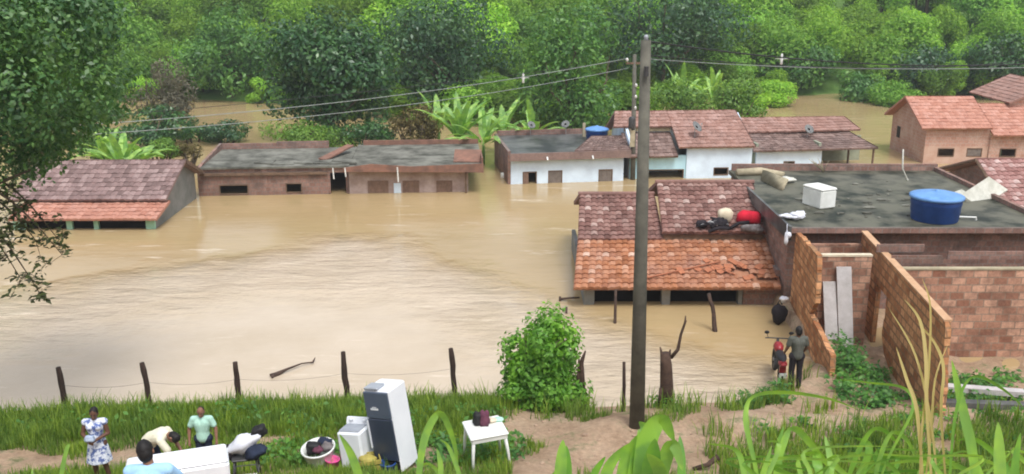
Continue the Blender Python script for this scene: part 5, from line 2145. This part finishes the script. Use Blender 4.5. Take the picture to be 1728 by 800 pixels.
m.tube([a_ + Vector((.0, 0, .05)), a_ + Vector((-.05, .1, .0))], .035, 6)
tag(m.build('log', 'dead_wood', None, True, at=a_), 'short charred log lying on the bare soil right of the cane plant', 'log')

# stones and clods on the bare bank
m = MB()
for k in range(150):
    x, y = random.uniform(-1, 12), random.uniform(17, 22.4)
    if float(np.interp(x, SHX, SHY)) - y < .3:
        continue
    s_ = random.uniform(.015, .05)
    m.ell((x, y, float(height(x, y)) + s_ * .2), (s_ * random.uniform(1, 2), s_ * random.uniform(1, 1.6), s_ * .8), 7, 5, .25)
tag(m.build('clods', plain('dry_clods', (.40, .29, .20), (.25, .17, .12), 9), None), 'dry clods and small stones over the bare bank', 'clods', kind='stuff')


# ------------------------------------------------------------------ household goods on the bank
def stand(px, py, guess=1.0):
    """a point on the ground below a pixel"""
    z = guess
    for _ in range(30):
        p = at_z(px, py, z)
        z = .5 * z + .5 * float(height(p.x, p.y))
    p.z = float(height(p.x, p.y))
    return p


def local(mb, name, mat, root, smooth=False):
    return mb.build(name, mat, root, smooth, local=True)


# fridge: dark door, white sides, a little tilted back
p = stand(672, 786)
FRG = p.copy()
t_ = thing('refrigerator', p + Vector((0, 0, -.03)), 'tall two-tone refrigerator with dark doors and white sides standing in the grass', 'refrigerator', rz=RAD(33))
t_.rotation_euler = (Matrix.Rotation(RAD(-8), 3, 'Y') @ Matrix.Rotation(RAD(-3), 3, 'X') @ Matrix.Rotation(RAD(-27), 3, 'Z')).to_euler()
W_, D_, H_ = .30, .32, 1.74
MB().rbox(-W_, W_, -D_ + .05, D_, .03, H_, .03).build('cabinet', 'enamel', t_, local=True)
t_.scale = (1.03, 1.03, 1.05)
m = MB()
m.rbox(-W_ + .01, W_ - .01, -D_, -D_ + .046, 1.17, H_ - .03, .012)
fd = local(m, 'freezer_door', 'fridge_mid', t_)
m = MB()
m.rbox(-W_ + .01, W_ - .01, -D_, -D_ + .046, .30, 1.155, .012)
ld = local(m, 'lower_door', 'fridge_dark', t_)
m = MB()
m.box(-W_ + .012, -W_ + .03, -D_ - .035, -D_ - .003, .55, 1.12)
m.build('handle', 'enamel', ld, local=True)
m = MB()
m.box(-.16, .02, -D_ - .004, -D_ - .001, 1.345, 1.385)
m.box(-.12, -.02, -D_ - .004, -D_ - .001, 1.395, 1.41)
m.build('badge', 'enamel', fd, local=True)
m = MB()
m.box(-W_ + .02, W_ - .02, -D_ + .02, -D_ + .045, .05, .28)
local(m, 'kick_plate', 'black', t_)
m = MB()
m.rbox(-.27, .05, -.30, -.02, H_ + .003, H_ + .05, .012)
local(m, 'top_tray', 'grey_plastic', t_)
m = MB()
for k in range(10):
    m.box(-W_ + .03, W_ - .03, D_ + .003, D_ + .03, .35 + k * .13, .38 + k * .13)
local(m, 'condenser', 'dark_metal', t_)
# blue tub at its foot
p = stand(655, 797)
t_ = thing('blue_tub', p, 'small blue plastic tub at the foot of the refrigerator', 'tub')
m = MB()
m.lathe((0, 0, 0), [(.13, 0), (.16, .2), (.175, .205), (.175, .23), (.15, .23), (.12, .05)], 20)
local(m, 'bowl', 'blue_plastic', t_, True)

# washing machine
p = stand(608, 792)
t_ = thing('washing_machine', p, 'white top-loading washing machine next to the refrigerator', 'washing machine', rz=RAD(26))
t_.rotation_euler = (Matrix.Rotation(RAD(-6), 3, 'Y') @ Matrix.Rotation(RAD(-3), 3, 'X') @ Matrix.Rotation(RAD(-20), 3, 'Z')).to_euler()
MB().rbox(-.27, .27, -.27, .27, .02, .94, .04).build('cabinet', 'enamel', t_, local=True)
m = MB()
m.rbox(-.23, .23, -.23, .14, .943, .965, .01)
local(m, 'lid', 'grey_plastic', t_)
m = MB()
m.prism([(-.27, .16, .943), (-.27, .27, .943), (-.27, .27, 1.06), (-.27, .21, 1.06)], (.54, 0, 0))
cp = local(m, 'control_panel', 'enamel', t_)
for k in (-.15, .17):
    m = MB()
    m.ell((k, .185, 1.03), (.05, .05, .045), 12, 8)
    m.build('knob', 'enamel', cp, True, local=True)
m = MB()
for sx in (-.22, .22):
    for sy in (-.22, .22):
        pass
m.box(-.25, .25, -.25, .25, -.03, .018)
local(m, 'base', 'black', t_)

# laundry basket
p = stand(543, 784)
t_ = thing('laundry_basket', p, 'round white laundry basket full of dark clothes in the grass', 'basket')
t_.rotation_euler = (RAD(8), RAD(-6), 0)
m = MB()
n = 28
prof = [(.24, 0), (.30, .22), (.345, .40), (.36, .41), (.36, .445), (.33, .445), (.29, .24), (.22, .04)]
m.lathe((0, 0, 0), prof, n)
local(m, 'tub', 'white_plastic', t_, True)
for k, (x, y, r_, mt, lb) in enumerate(((-.15, -.06, .17, 'black', 'black cloth bundle at the left of the laundry basket'), (.05, .10, .17, 'navy', 'navy cloth bundle at the back of the laundry basket'), (.13, -.03, .14, 'grey_cloth', 'grey cloth bundle at the right of the laundry basket'), (-.02, -.16, .11, 'plum_cloth', 'plum cloth bundle at the front of the laundry basket'))):
    m = MB()
    c0 = p + Vector((x, y, .43))
    m.ell(c0, (r_, r_ * .8, r_ * .75), 14, 9, .3)
    tag(m.build('clothes_bundle', mt, None, True, at=c0), lb, 'clothes')
p = stand(563, 792)
m = MB()
p2 = p + Vector((.0, -.05, 0))
t_ = thing('pink_bucket', p2, 'bright pink plastic bucket leaning against the laundry basket', 'bucket')
m.lathe((0, 0, 0), [(.10, 0), (.14, .24), (.155, .245), (.155, .27), (.135, .27), (.09, .03)], 18)
local(m, 'pail', 'pink_plastic', t_, True)
m = MB()
m.tube([(.14 * math.cos(a_), -.02, .26 + .13 * math.sin(a_)) for a_ in np.linspace(0, math.pi, 9)], .006, 5)
local(m, 'handle', 'metal', t_)
# yellow crate
p = stand(622, 797)
t_ = thing('yellow_crate', p, 'dull yellow crate between washing machine and refrigerator', 'crate', rz=.3)
m = MB()
for z in (0, .13, .26):
    m.wall('u', -.20, -.18, -.24, .24, z, z + .09)
    m.wall('u', .18, .20, -.24, .24, z, z + .09)
    m.wall('w', -.24, -.22, -.179, .179, z, z + .09)
    m.wall('w', .22, .24, -.179, .179, z, z + .09)
for x in (-.225, .205):
    for y in (-.185, .165):
        m.box(x, x + .02, y, y + .02, .0, .35)
m.box(-.21, .21, -.17, .17, .01, .025)
local(m, 'slats', 'yellow_plastic', t_)
c0 = p + Vector((0, 0, .30))
m = MB()
m.ell(c0, (.17, .14, .10), 14, 8, .3)
tag(m.build('cloth_heap', 'yellow_plastic', None, True, at=c0), 'dull yellow cloth heaped in the yellow crate', 'cloth')

# white plastic table with bundles
p = stand(822, 782)
t_ = thing('plastic_table', p, 'white plastic garden table with slender legs standing on the bank', 'table', rz=RAD(14))
t_.rotation_euler = (RAD(2), RAD(-3), RAD(16))
t_.scale = (1.08, 1.08, 1.16)
h_ = .74
m = MB()
m.rbox(-.37, .37, -.37, .37, h_ - .035, h_, .015)
local(m, 'tabletop', 'white_plastic', t_)
m = MB()
m.wall('u', -.35, -.335, -.33, .33, h_ - .11, h_ - .037)
m.wall('u', .335, .35, -.33, .33, h_ - .11, h_ - .037)
m.wall('w', -.35, -.335, -.334, .334, h_ - .11, h_ - .037)
m.wall('w', .335, .35, -.334, .334, h_ - .11, h_ - .037)
local(m, 'apron', 'white_plastic', t_)
for sx in (-1, 1):
    for sy in (-1, 1):
        m = MB()
        m.tube([(sx * .30, sy * .30, h_ - .04), (sx * .34, sy * .34, h_ * .5), (sx * .37, sy * .37, -.04)], [.036, .03, .022], 8)
        local(m, 'leg', 'white_plastic', t_, True)
tt_ = p + Vector((0, 0, h_ * 1.16))
for x, y, r_, mt, lb in ((-.18, .10, (.12, .12, .15), 'black', 'black bag on the plastic table'), (-.05, .08, (.12, .13, .17), 'plum_cloth', 'plum coloured cloth bundle on the plastic table'), (-.22, .20, (.06, .06, .08), 'white_cloth', 'small white cup-like rag on the plastic table'), (.10, .16, (.10, .08, .06), 'cream_cloth', 'cream folded rag on the plastic table'), (.24, .22, (.11, .10, .05), 'mint_shirt', 'mint green folded cloth on the plastic table')):
    c0 = tt_ + Vector((x, y, r_[2] * .75))
    m = MB()
    m.ell(c0, r_, 14, 9, .28)
    tag(m.build('cloth_bundle', mt, None, True, at=c0), lb, 'bundle')

# white chest freezer lying in front of the men
p = stand(306, 832)
t_ = thing('chest_freezer', p + Vector((0, -.02, 0)), 'white appliance laid flat on the ground between the men', 'freezer', rz=RAD(19))
MB().rbox(-.82, .82, -.33, .33, .03, .60, .035).build('cabinet', 'enamel', t_, local=True)
m = MB()
m.rbox(-.80, .80, -.31, .31, .603, .655, .02)
local(m, 'door', 'enamel', t_)

# stool heaped with bundles
p = stand(418, 811)
t_ = thing('stool', p, 'dark metal stool half hidden by grass under a heap of cloth', 'stool', rz=.2)
m = MB()
m.rbox(-.25, .25, -.2, .2, .50, .54, .015)
local(m, 'seat', 'dark_metal', t_)
for sx in (-1, 1):
    for sy in (-1, 1):
        m = MB()
        m.tube([(sx * .2, sy * .16, .5), (sx * .24, sy * .2, -.04)], .02, 7)
        local(m, 'leg', 'dark_metal', t_, True)
m = MB()
for sy in (-1, 1):
    m.tube([(-.22, sy * .18, .22), (.22, sy * .18, .22)], .012, 6)
m.tube([(-.22, -.18, .22), (-.22, .18, .22)], .012, 6)
m.tube([(.22, -.18, .22), (.22, .18, .22)], .012, 6)
local(m, 'stretcher', 'metal', t_)
tt_ = p + Vector((0, 0, .54))
rt = Matrix.Rotation(RAD(-28), 3, 'Y')
for (x, y, z, r_, mt, lb) in ((-.02, 0, .24, (.36, .2, .17), 'white_cloth', 'white sheet bundle heaped on the dark stool'), (.22, -.12, .12, (.22, .15, .13), 'navy', 'navy bundle at the right of the heap on the stool'), (.27, .08, .46, (.15, .14, .12), 'black', 'black bag crowning the heap on the stool'), (-.30, .02, .05, (.14, .14, .16), 'dark_cloth', 'dark bundle slumped at the left of the heap on the stool')):
    c0 = tt_ + Vector((x, y, z))
    m = MB()
    m.ell(c0, r_, 16, 10, .28, rt)
    tag(m.build('cloth_bundle', mt, None, True, at=c0), lb, 'bundle')

# ------------------------------------------------------------------ things on the roofs
wR_, zR_, pR = T_ROOF


def roof_pt(px, py):
    u, w_, z = FT.slope(px, py, wR_, zR_, pR)
    return F2W(FT, u, w_, z + .08)


rs = Matrix.Rotation(RAD(pR), 3, 'X')
p = roof_pt(1201, 386)
m = MB()
for k in range(9):
    a_ = p + Vector((random.gauss(0, .35), random.gauss(-.05, .1), .1 + .03 * k))
    a_.z = p.z + (a_.y - p.y) * math.tan(RAD(pR)) + .06 + random.uniform(0, .12)
    ang = random.uniform(0, 3.1)
    d = Vector((math.cos(ang), math.sin(ang) * .5, math.sin(ang) * .25)) * random.uniform(.25, .55)
    m.tube([a_ - d, a_ + Vector((0, 0, .08)), a_ + d], random.uniform(.035, .07), 7)
m.ell(p + Vector((.25, 0, .12)), (.34, .2, .16), 14, 8, .3, rs)
m.ell(p + Vector((-.35, .02, .08)), (.22, .16, .12), 14, 8, .3, rs)
tag(m.build('scrap_heap', 'dark_cloth', None, True, at=p), 'heap of dark tubing and rags on the raised tiled roof', 'scrap heap')
m = MB()
q = roof_pt(1196, 390)
for k in range(3):
    a_ = q + Vector((-.3 + .2 * k, -.05 + .03 * k, .16))
    m.tube([a_, a_ + Vector((.35, .1, .12)), a_ + Vector((.6, .0, -.02))], .03, 6)
tag(m.build('pale_hose', 'metal', None, True, at=q), 'pale hose curled over the dark heap on the tiled roof', 'hose')
p = roof_pt(1224, 378)
m = MB()
m.ell(p + Vector((0, .05, .24)), (.29, .22, .27), 16, 10, .12)
tag(m.build('sack', 'cream_cloth', None, True, at=p), 'round cream sack beside the red cloth on the tiled roof', 'sack')
p = roof_pt(1264, 380)
m = MB()
m.rbox(p.x - .42, p.x + .42, p.y - .12, p.y + .25, p.z - .02, p.z + .42, .09)
for v in range(len(m.v)):
    x, y, z = m.v[v]
    m.v[v] = (x + .03 * math.sin(9 * z + 5 * y), y + .03 * math.sin(7 * x), z + .04 * math.sin(6 * x + 1))
tag(m.build('red_bundle', 'red_cloth', None, True, at=p), 'bright red bundled mattress cover on the tiled roof', 'bundle')
p = roof_pt(1266, 396)
m = MB()
for k in range(8):
    m.ell(p + Vector((random.uniform(-.4, .4), random.uniform(-.06, .1), .10 + random.uniform(0, .1))), (.2, .13, .11), 10, 7, .3)
tag(m.build('grey_bundle', 'grey_cloth', None, True, at=p), 'grey rags spilling below the red bundle on the tiled roof', 'rags')

p = at_z(1338, 372, ZS)
p.x = max(p.x, XS[0] + .25)
m = MB()
for k in range(9):
    m.ell(p + Vector((random.uniform(-.32, .35), random.uniform(-.05, .35), .08 + random.uniform(0, .14))), (random.uniform(.1, .24), .12, .07), 10, 7, .4)
tag(m.build('white_cloths', 'white_cloth', None, True, at=p), 'crumpled white cloths at the front corner of the flat roof', 'cloths')
p = at_y(1327, 402, YS[0] - .35)
m = MB()
m.ell(p, (.07, .06, .22), 10, 8, .3)
m.ell(p + Vector((.08, 0, .1)), (.08, .05, .1), 10, 8, .3)
m.tube([p + Vector((0, 0, .2)), p + Vector((.05, .2, .42))], .012, 5)
tag(m.build('hanging_cloth', 'white_cloth', None, True, at=p), 'white rag hanging down from the flat roof corner above the alley', 'cloth')
p = at_z(1313, 308, ZS)
m = MB()
p = p + Vector((.3, 0, .12))
m.ell(p, (.32, .25, .12), 14, 8, .35)
tag(m.build('white_rag', 'scrap_white', None, True, at=p), 'pale rag heap next to the broken gutter on the flat roof', 'rags')
p = at_z(1383, 262, ZS + .5)
q = at_z(1384, 288, ZS)
t_ = thing('bare_shrub', at_z(1390, 290, ZS), 'small dry shrub growing at the back parapet of the flat roof', 'shrub')
m = MB()
b0 = at_z(1390, 290, ZS)
for k in range(9):
    d = Vector((random.gauss(0, .35), random.gauss(0, .1), random.uniform(.3, .7)))
    m.tube([b0, b0 + d * .6, b0 + d + Vector((random.gauss(0, .1), 0, 0))], [.02, .015, .006], 5)
m.build('stems', 'soil_rim', t_, True)
# pale bent pipe and white sheets between slab and pink tiled house
a_ = at_z(1540, 300, ZS + .1)
m = MB()
m.tube([at_y(1524, 252, a_.y), at_y(1523, 285, a_.y), at_y(1532, 305, a_.y), at_y(1545, 318, a_.y - .2)], .03, 6)
tag(m.build('bent_pipe', 'scrap_white', None, True, at=a_), 'thin pale bent pipe rising behind the blue tank', 'pipe')
for k, (q4, lb, th) in enumerate((([(1622, 330), (1652, 352), (1700, 322), (1668, 300)], 'grey-white sheet propped against the brown gable of the pink tiled house', .05), ([(1610, 326), (1640, 346), (1652, 340), (1622, 322)], 'narrow white board lying beside the blue tank', .06))):
    Yk = at_z(1640, 335, ZS + .1).y
    P = [at_y(x, y, Yk + (.0 if i < 2 else .9)) for i, (x, y) in enumerate(q4)]
    m = MB()
    m.prism(P, (0, -.02, th))
    tag(m.build('sheet', 'scrap_white', None, at=P[0]), lb, 'sheet')
# flotsam by the alley: a dark bag with a pale rag
p = at_z(1314, 535, .25)
t_ = thing('dark_bag', p, 'dark bag jammed at the alley mouth between tiled house and brick shell', 'bag')
m = MB()
m.ell(p + Vector((0, 0, .12)), (.24, .2, .34), 14, 10, .2)
m.build('sack', 'dark_cloth', t_, True)
m = MB()
m.tube([p + Vector((-.08, 0, .42)), p + Vector((0, 0, .60)), p + Vector((.08, 0, .42))], .02, 6)
m.build('handle', 'dark_cloth', t_, True)
p2 = p + Vector((.12, -.02, .62))
m = MB()
m.ell(p2, (.15, .1, .1), 12, 8, .4)
tag(m.build('pale_rag', 'white_cloth', None, True, at=p2), 'pale blue-white rag on top of the dark bag in the alley', 'cloth')
# white scrap on the water
p = at_z(850, 297, .1)
m = MB()
m.ell(p, (.22, .15, .2), 12, 8, .2)
tag(m.build('floating_jug', 'white_plastic', None, True, at=p), 'white plastic jug floating beside the whitewashed house', 'jug')

# ------------------------------------------------------------------ motorcycle beside the man at the alley
p = stand(1316, 652, .3)
t_ = thing('motorcycle', p, 'black and red motorcycle seen from behind next to the man in dark clothes', 'motorcycle', rz=RAD(-8))
for y in (.0, 1.22):
    m = MB()
    n = 26
    pts = [(0, y + .28 * math.cos(a_), .29 + .28 * math.sin(a_)) for a_ in np.linspace(0, 2 * math.pi, n)]
    m.tube(pts, .052, 8, False)
    wh = local(m, 'wheel', 'black', t_, True)
    m = MB()
    m.tube([(-.06, y, .29), (.06, y, .29)], .05, 10)
    for k in range(8):
        a_ = 2 * math.pi * k / 8
        m.tube([(0, y, .29), (0, y + .24 * math.cos(a_), .29 + .24 * math.sin(a_))], .006, 4)
    m.build('rim', 'metal', wh, local=True)
m = MB()
m.tube([(0, .1, .62), (0, .5, .55), (0, .85, .7), (0, 1.02, .85)], [.06, .09, .09, .05], 8)
m.tube([(0, .55, .3), (0, .6, .55)], [.14, .12], 8)
m.tube([(.0, .0, .29), (0, .5, .34)], .035, 6)
local(m, 'frame', 'dark_metal', t_, True)
m = MB()
m.ell((0, .18, .82), (.14, .42, .075), 14, 8, 0)
local(m, 'seat', 'black', t_, True)
m = MB()
m.ell((0, .78, .84), (.14, .25, .14), 14, 9, 0)
local(m, 'fuel_tank', 'red_paint', t_, True)
m = MB()
m.prism([(-.09, -.25, .50), (.09, -.25, .50), (.07, -.28, .82), (-.07, -.28, .82)], (0, .10, 0))
m.ell((0, -.15, .74), (.12, .2, .08), 12, 8)
local(m, 'tail', 'red_paint', t_)
m = MB()
m.prism([(-.08, -.30, .36), (.08, -.30, .36), (.08, -.285, .50), (-.08, -.285, .50)], (0, .012, 0))
local(m, 'number_plate', 'white_plastic', t_)
m = MB()
m.tube([(-.36, .86, 1.06), (-.2, .98, 1.02), (.2, .98, 1.02), (.36, .86, 1.06)], .018, 8)
m.tube([(0, 1.0, 1.0), (0, 1.22, .3)], .035, 8)
local(m, 'handlebar', 'dark_metal', t_, True)
for sx in (-1, 1):
    m = MB()
    m.ell((sx * .33, .88, 1.22), (.07, .015, .05), 10, 6)
    m.tube([(sx * .28, .9, 1.05), (sx * .33, .88, 1.2)], .008, 5)
    local(m, 'mirror', 'black', t_, True)
m = MB()
m.tube([(.13, .05, .3), (.14, .35, .28), (.1, .7, .3)], [.05, .045, .025], 8)
local(m, 'exhaust', 'metal', t_, True)


# ------------------------------------------------------------------ people
def remesh(o, vox, sm=True):
    md = o.modifiers.new('skin', 'REMESH')
    md.mode = 'VOXEL'
    md.voxel_size = vox
    md.use_smooth_shade = sm
    s_ = o.modifiers.new('soft', 'SMOOTH')
    s_.iterations = 4
    s_.factor = .5
    return o


STAND = dict(head=(0, -.02, 1.56), neck=(0, 0, 1.42), chest=(0, 0, 1.24), waist=(0, 0, 1.06), pelvis=(0, 0, .93),
             ls=(.18, 0, 1.37), rs=(-.18, 0, 1.37), le=(.24, .03, 1.10), re=(-.24, .03, 1.10), lw=(.25, -.05, .86), rw=(-.25, -.05, .86),
             lh=(.09, 0, .90), rh=(-.09, 0, .90), lk=(.10, -.02, .49), rk=(-.10, -.02, .49), la=(.10, .03, .08), ra=(-.10, .03, .08))


def person(loc, rz, label, pose, skin, shirt, trousers, hair, scale=1.0, face=(0, -1, 0), sleeves=.62, skirt=None, bald=False, female=False, longhair=False, feet=True, trouser_len=1.0):
    J = {k: Vector(v) for k, v in {**STAND, **pose}.items()}
    t_ = thing('person', loc, label, 'person', rz=rz)
    t_.scale = (scale,) * 3
    f = Vector(face).normalized()
    up = (J['head'] - J['neck']).normalized()
    f = (f - up * f.dot(up)).normalized()
    sd_ = up.cross(f)
    b = MB()
    hd = J['head']
    rot = Matrix((sd_, f, up)).transposed()
    b.ell(hd + up * .02, (.076, .094, .112), 18, 12, 0, rot)
    b.ell(hd + f * .02 - up * .055, (.056, .068, .062), 14, 10, 0, rot)
    b.capsule(hd + f * .085 + up * .005, hd + f * .106 - up * .028, .012, .018, 10)     # nose
    b.capsule(hd + f * .085 - up * .062 - sd_ * .016, hd + f * .085 - up * .062 + sd_ * .016, .012, .012, 8)   # lips
    for sg in (-1, 1):
        b.ell(hd + sd_ * sg * .078 - f * .005, (.014, .026, .034), 10, 8, 0, rot)       # ears
    b.capsule(J['neck'] - up * .03, hd - up * .04 - f * .01, .058, .052)
    sw = .9 if female else 1.0
    b.capsule(J['ls'], J['rs'], .062, .062)
    b.capsule(J['chest'] + (J['ls'] - J['chest']) * .3, J['waist'], .125 * sw, .112 * sw)
    b.capsule(J['chest'] + (J['rs'] - J['chest']) * .3, J['waist'], .125 * sw, .112 * sw)
    b.capsule(J['waist'], J['pelvis'], .125, .135)
    b.capsule(J['lh'], J['rh'], .105, .105)
    if female:
        for k in ('ls', 'rs'):
            b.ell(J['chest'] + (J[k] - J['chest']) * .42 + Vector((0, -.09, .0)), (.07, .06, .065))
    for L in 'lr':
        s_, e_, w_ = J[L + 's'], J[L + 'e'], J[L + 'w']
        b.capsule(s_, e_, .056, .043)
        b.capsule(e_, w_, .043, .029)
        # hand: palm, four unequal bent fingers, a thumb from the side
        d = (w_ - e_).normalized()
        inward = Vector((-1 if L == 'l' else 1, 0, 0))
        inward = (inward - d * inward.dot(d)).normalized()
        ac = d.cross(inward).normalized()
        pc = w_ + d * .055
        b.capsule(w_ + d * .01, w_ + d * .085 - ac * .0, .027, .034, 10)
        for i, (o_, l_) in enumerate(((-.030, .058), (-.010, .068), (.010, .064), (.029, .050))):
            k0 = w_ + d * .09 + ac * o_
            k1 = k0 + d * l_ * .55 + inward * .010
            k2 = k1 + d * l_ * .40 + inward * .024
            b.capsule(k0, k1, .0098, .0092, 7)
            b.capsule(k1, k2, .0092, .0085, 7)
        q0 = w_ + d * .035 - ac * .030
        q1 = q0 + d * .035 - ac * .026 + inward * .012
        b.capsule(q0, q1, .013, .011, 7)
        b.capsule(q1, q1 + d * .03 - ac * .006 + inward * .01, .011, .0095, 7)
        h_, k_, a_ = J[L + 'h'], J[L + 'k'], J[L + 'a']
        b.capsule(h_, k_, .088, .056)
        b.capsule(k_, k_.lerp(a_, .35), .054, .056)
        b.capsule(k_.lerp(a_, .35), a_, .056, .036)
        if feet:
            b.capsule(a_ - Vector((0, 0, .03)), a_ + Vector((0, -.13, -.045)), .038, .032)
    o = b.build('body', skin, t_, local=True)
    remesh(o, .0085)
    e = MB()
    for sg in (-1, 1):
        e.ell(hd + f * .083 + sd_ * sg * .030 + up * .022, (.011, .008, .008), 8, 6, 0, rot)
    e.build('eyes', 'eye', t_, True, local=True)
    if hair:
        m = MB()
        if bald:
            m.ell(hd - f * .022 + up * .022, (.079, .086, .104), 18, 12, .02, rot)
        else:
            m.ell(hd - f * .016 + up * .040, (.086, .096, .106), 18, 12, .05, rot)
            m.ell(hd - f * .035 - up * .005, (.082, .078, .10), 16, 10, .05, rot)
            if longhair:
                m.ell(hd - f * .10 + up * .02, (.06, .06, .065), 14, 10, .08, rot)
        o = m.build('hair', hair, t_, True, local=True)
    if shirt:
        m = MB()
        g = .016
        m.capsule(J['ls'], J['rs'], .062 + g, .062 + g)
        for k in ('ls', 'rs'):
            m.capsule(J['chest'] + (J[k] - J['chest']) * .3, J['waist'], .125 * sw + g, .118 * sw + g)
        m.capsule(J['waist'], J['pelvis'] + (J['waist'] - J['pelvis']) * .1, .128 + g, .140 + g)
        m.capsule(J['neck'] - up * .09, J['neck'] - up * .035, .08, .068)
        for L in 'lr':
            if sleeves > 0:
                m.capsule(J[L + 's'], J[L + 's'].lerp(J[L + 'e'], sleeves), .060 + g, .056 + g)
        if female:
            for k in ('ls', 'rs'):
                m.ell(J['chest'] + (J[k] - J['chest']) * .42 + Vector((0, -.09, .0)), (.08, .072, .075))
        if skirt:
            n = 26
            c0 = J['pelvis']
            rows_ = []
            for z_, r_ in ((J['waist'].z, .135), (c0.z + .03, .168), (c0.z - .12, .20), (skirt + .1, .235), (skirt, .25)):
                rows_.append([(c0.x + r_ * (1 + .05 * math.sin(7 * a_ + z_)) * math.cos(a_), c0.y + r_ * .85 * (1 + .05 * math.sin(6 * a_)) * math.sin(a_), z_) for a_ in np.linspace(0, 2 * math.pi, n, endpoint=False)])
            vs = [p for r_ in rows_ for p in r_]
            fs = [(i * n + k, i * n + (k + 1) % n, (i + 1) * n + (k + 1) % n, (i + 1) * n + k) for i in range(4) for k in range(n)]
            fs += [tuple(range(n)), tuple(range(5 * n - 1, 4 * n - 1, -1))]
            m.add(vs, fs)
        o = m.build('dress' if skirt else 'shirt', shirt, t_, local=True)
        remesh(o, .011)
    if trousers:
        m = MB()
        m.capsule(J['waist'] + (J['pelvis'] - J['waist']) * .55, J['pelvis'], .128, .146)
        m.capsule(J['lh'], J['rh'], .120, .120)
        for L in 'lr':
            h_, k_, a_ = J[L + 'h'], J[L + 'k'], J[L + 'a']
            m.capsule(h_, k_, .102, .074)
            if trouser_len > .5:
                m.capsule(k_, k_.lerp(a_, (trouser_len - .5) * 2 * .93), .074, .062)
        o = m.build('trousers', trousers, t_, local=True)
        remesh(o, .011)
    return t_


MAT['held_cloth'] = plain('pale_blue_cloth', (.42, .50, .62), (.26, .32, .44), 9, .9, .1)
# woman in a printed dress, hands together in front of her
p = stand(173, 814, .9)
person(p, RAD(6), 'woman in blue and white print dress standing on the bank holding a pale bundle', dict(
    le=(.24, -.02, 1.12), re=(-.25, -.02, 1.12), lw=(.07, -.23, 1.08), rw=(-.08, -.23, 1.06), lk=(.10, -.02, .49), rk=(-.09, -.03, .49), la=(.16, .02, .08), ra=(-.09, .03, .08), head=(.015, -.03, 1.56)),
    'skin_dark', 'dress', None, 'hair', .92, (.1, -1, -.2), 0, skirt=.50, female=True, longhair=True)
c0 = p + Vector((-.0, -.28, 1.05))
m = MB()
m.ell(c0, (.10, .06, .065), 14, 9, .3)
tag(m.build('held_bundle', 'held_cloth', None, True, at=c0), 'pale blue bundle held by the woman in the print dress', 'bundle')

# man in a mint shirt behind the white appliance
p = stand(346, 806, .9)
p = p + Vector((0, .12, 0))
person(p, RAD(4), 'balding man in mint green shirt standing behind the white appliance', dict(
    le=(.29, .0, 1.13), re=(-.29, .0, 1.13), lw=(.31, -.10, .90), rw=(-.28, -.10, .90), head=(.01, -.05, 1.56)),
    'skin_mid', 'mint_shirt', 'navy', 'hair', .88, (0, -1, -.35), .6, bald=True)

# man in a cream shirt bending over the appliance
p = stand(268, 818, .9)
bend = dict(pelvis=(-.18, .02, .80), waist=(-.10, .0, .90), chest=(.08, -.04, .98), neck=(.25, -.08, 1.02), head=(.36, -.12, .98),
            ls=(.17, .10, 1.02), rs=(.15, -.24, .97), le=(.32, .08, .80), re=(.30, -.26, .75), lw=(.46, -.02, .62), rw=(.44, -.26, .60),
            lh=(-.18, .11, .78), rh=(-.18, -.07, .78), lk=(-.06, .13, .44), rk=(-.06, -.10, .44), la=(-.18, .13, .08), ra=(-.18, -.09, .08))
person(p + Vector((0, .15, 0)), 0, 'man in cream shirt bending low over the white appliance', bend, 'skin_mid', 'cream_shirt', 'navy', 'hair', .95, (.35, -.3, -1), .85)

# person in a light blue shirt at the lower edge, seen from behind, crouching
p = stand(262, 915, 1.2)
crouch = dict(pelvis=(0, .10, .38), waist=(0, .06, .52), chest=(0, -.04, .70), neck=(0, -.09, .88), head=(.03, -.13, 1.01),
              ls=(.19, -.06, .83), rs=(-.19, -.06, .83), le=(.26, -.24, .62), re=(-.26, -.24, .62), lw=(.16, -.42, .56), rw=(-.16, -.42, .56),
              lh=(.10, .08, .36), rh=(-.10, .08, .36), lk=(.17, -.30, .50), rk=(-.17, -.30, .50), la=(.13, -.04, .08), ra=(-.13, -.04, .08))
person(p, RAD(186), 'crouching person in light blue shirt with back turned beside the white appliance', crouch, 'skin_mid', 'blue_shirt', 'navy', 'hair', 1.0, (0, -1, -.3), .8)

# man by the alley seen from behind
p = stand(1340, 656, .4)
person(p, RAD(183), 'man in dark grey shirt seen from behind beside the motorcycle', dict(
    le=(.26, -.02, 1.12), re=(-.25, -.02, 1.12), lw=(.24, -.20, .95), rw=(-.22, -.18, .93)), 'skin_dark', 'grey_shirt', 'dark_cloth', 'hair', 1.02, (0, -1, -.2), .6)


# ------------------------------------------------------------------ the damp air over the valley
hz = bpy.data.materials.new('damp_air')
hz.use_nodes = True
ht = hz.node_tree
ht.nodes.clear()
ho = ht.nodes.new('ShaderNodeOutputMaterial')
hv = ht.nodes.new('ShaderNodeVolumePrincipled')
hv.inputs['Color'].default_value = (.90, .94, .97, 1)
hv.inputs['Density'].default_value = .0007
hv.inputs['Anisotropy'].default_value = .2
ht.links.new(hv.outputs[0], ho.inputs['Volume'])
m = MB()
m.box(-430, 430, -40, 440, -3.7, 95)
o = m.build('haze', hz)
o['kind'] = 'stuff'
o['label'] = 'thin damp air over the flooded valley'
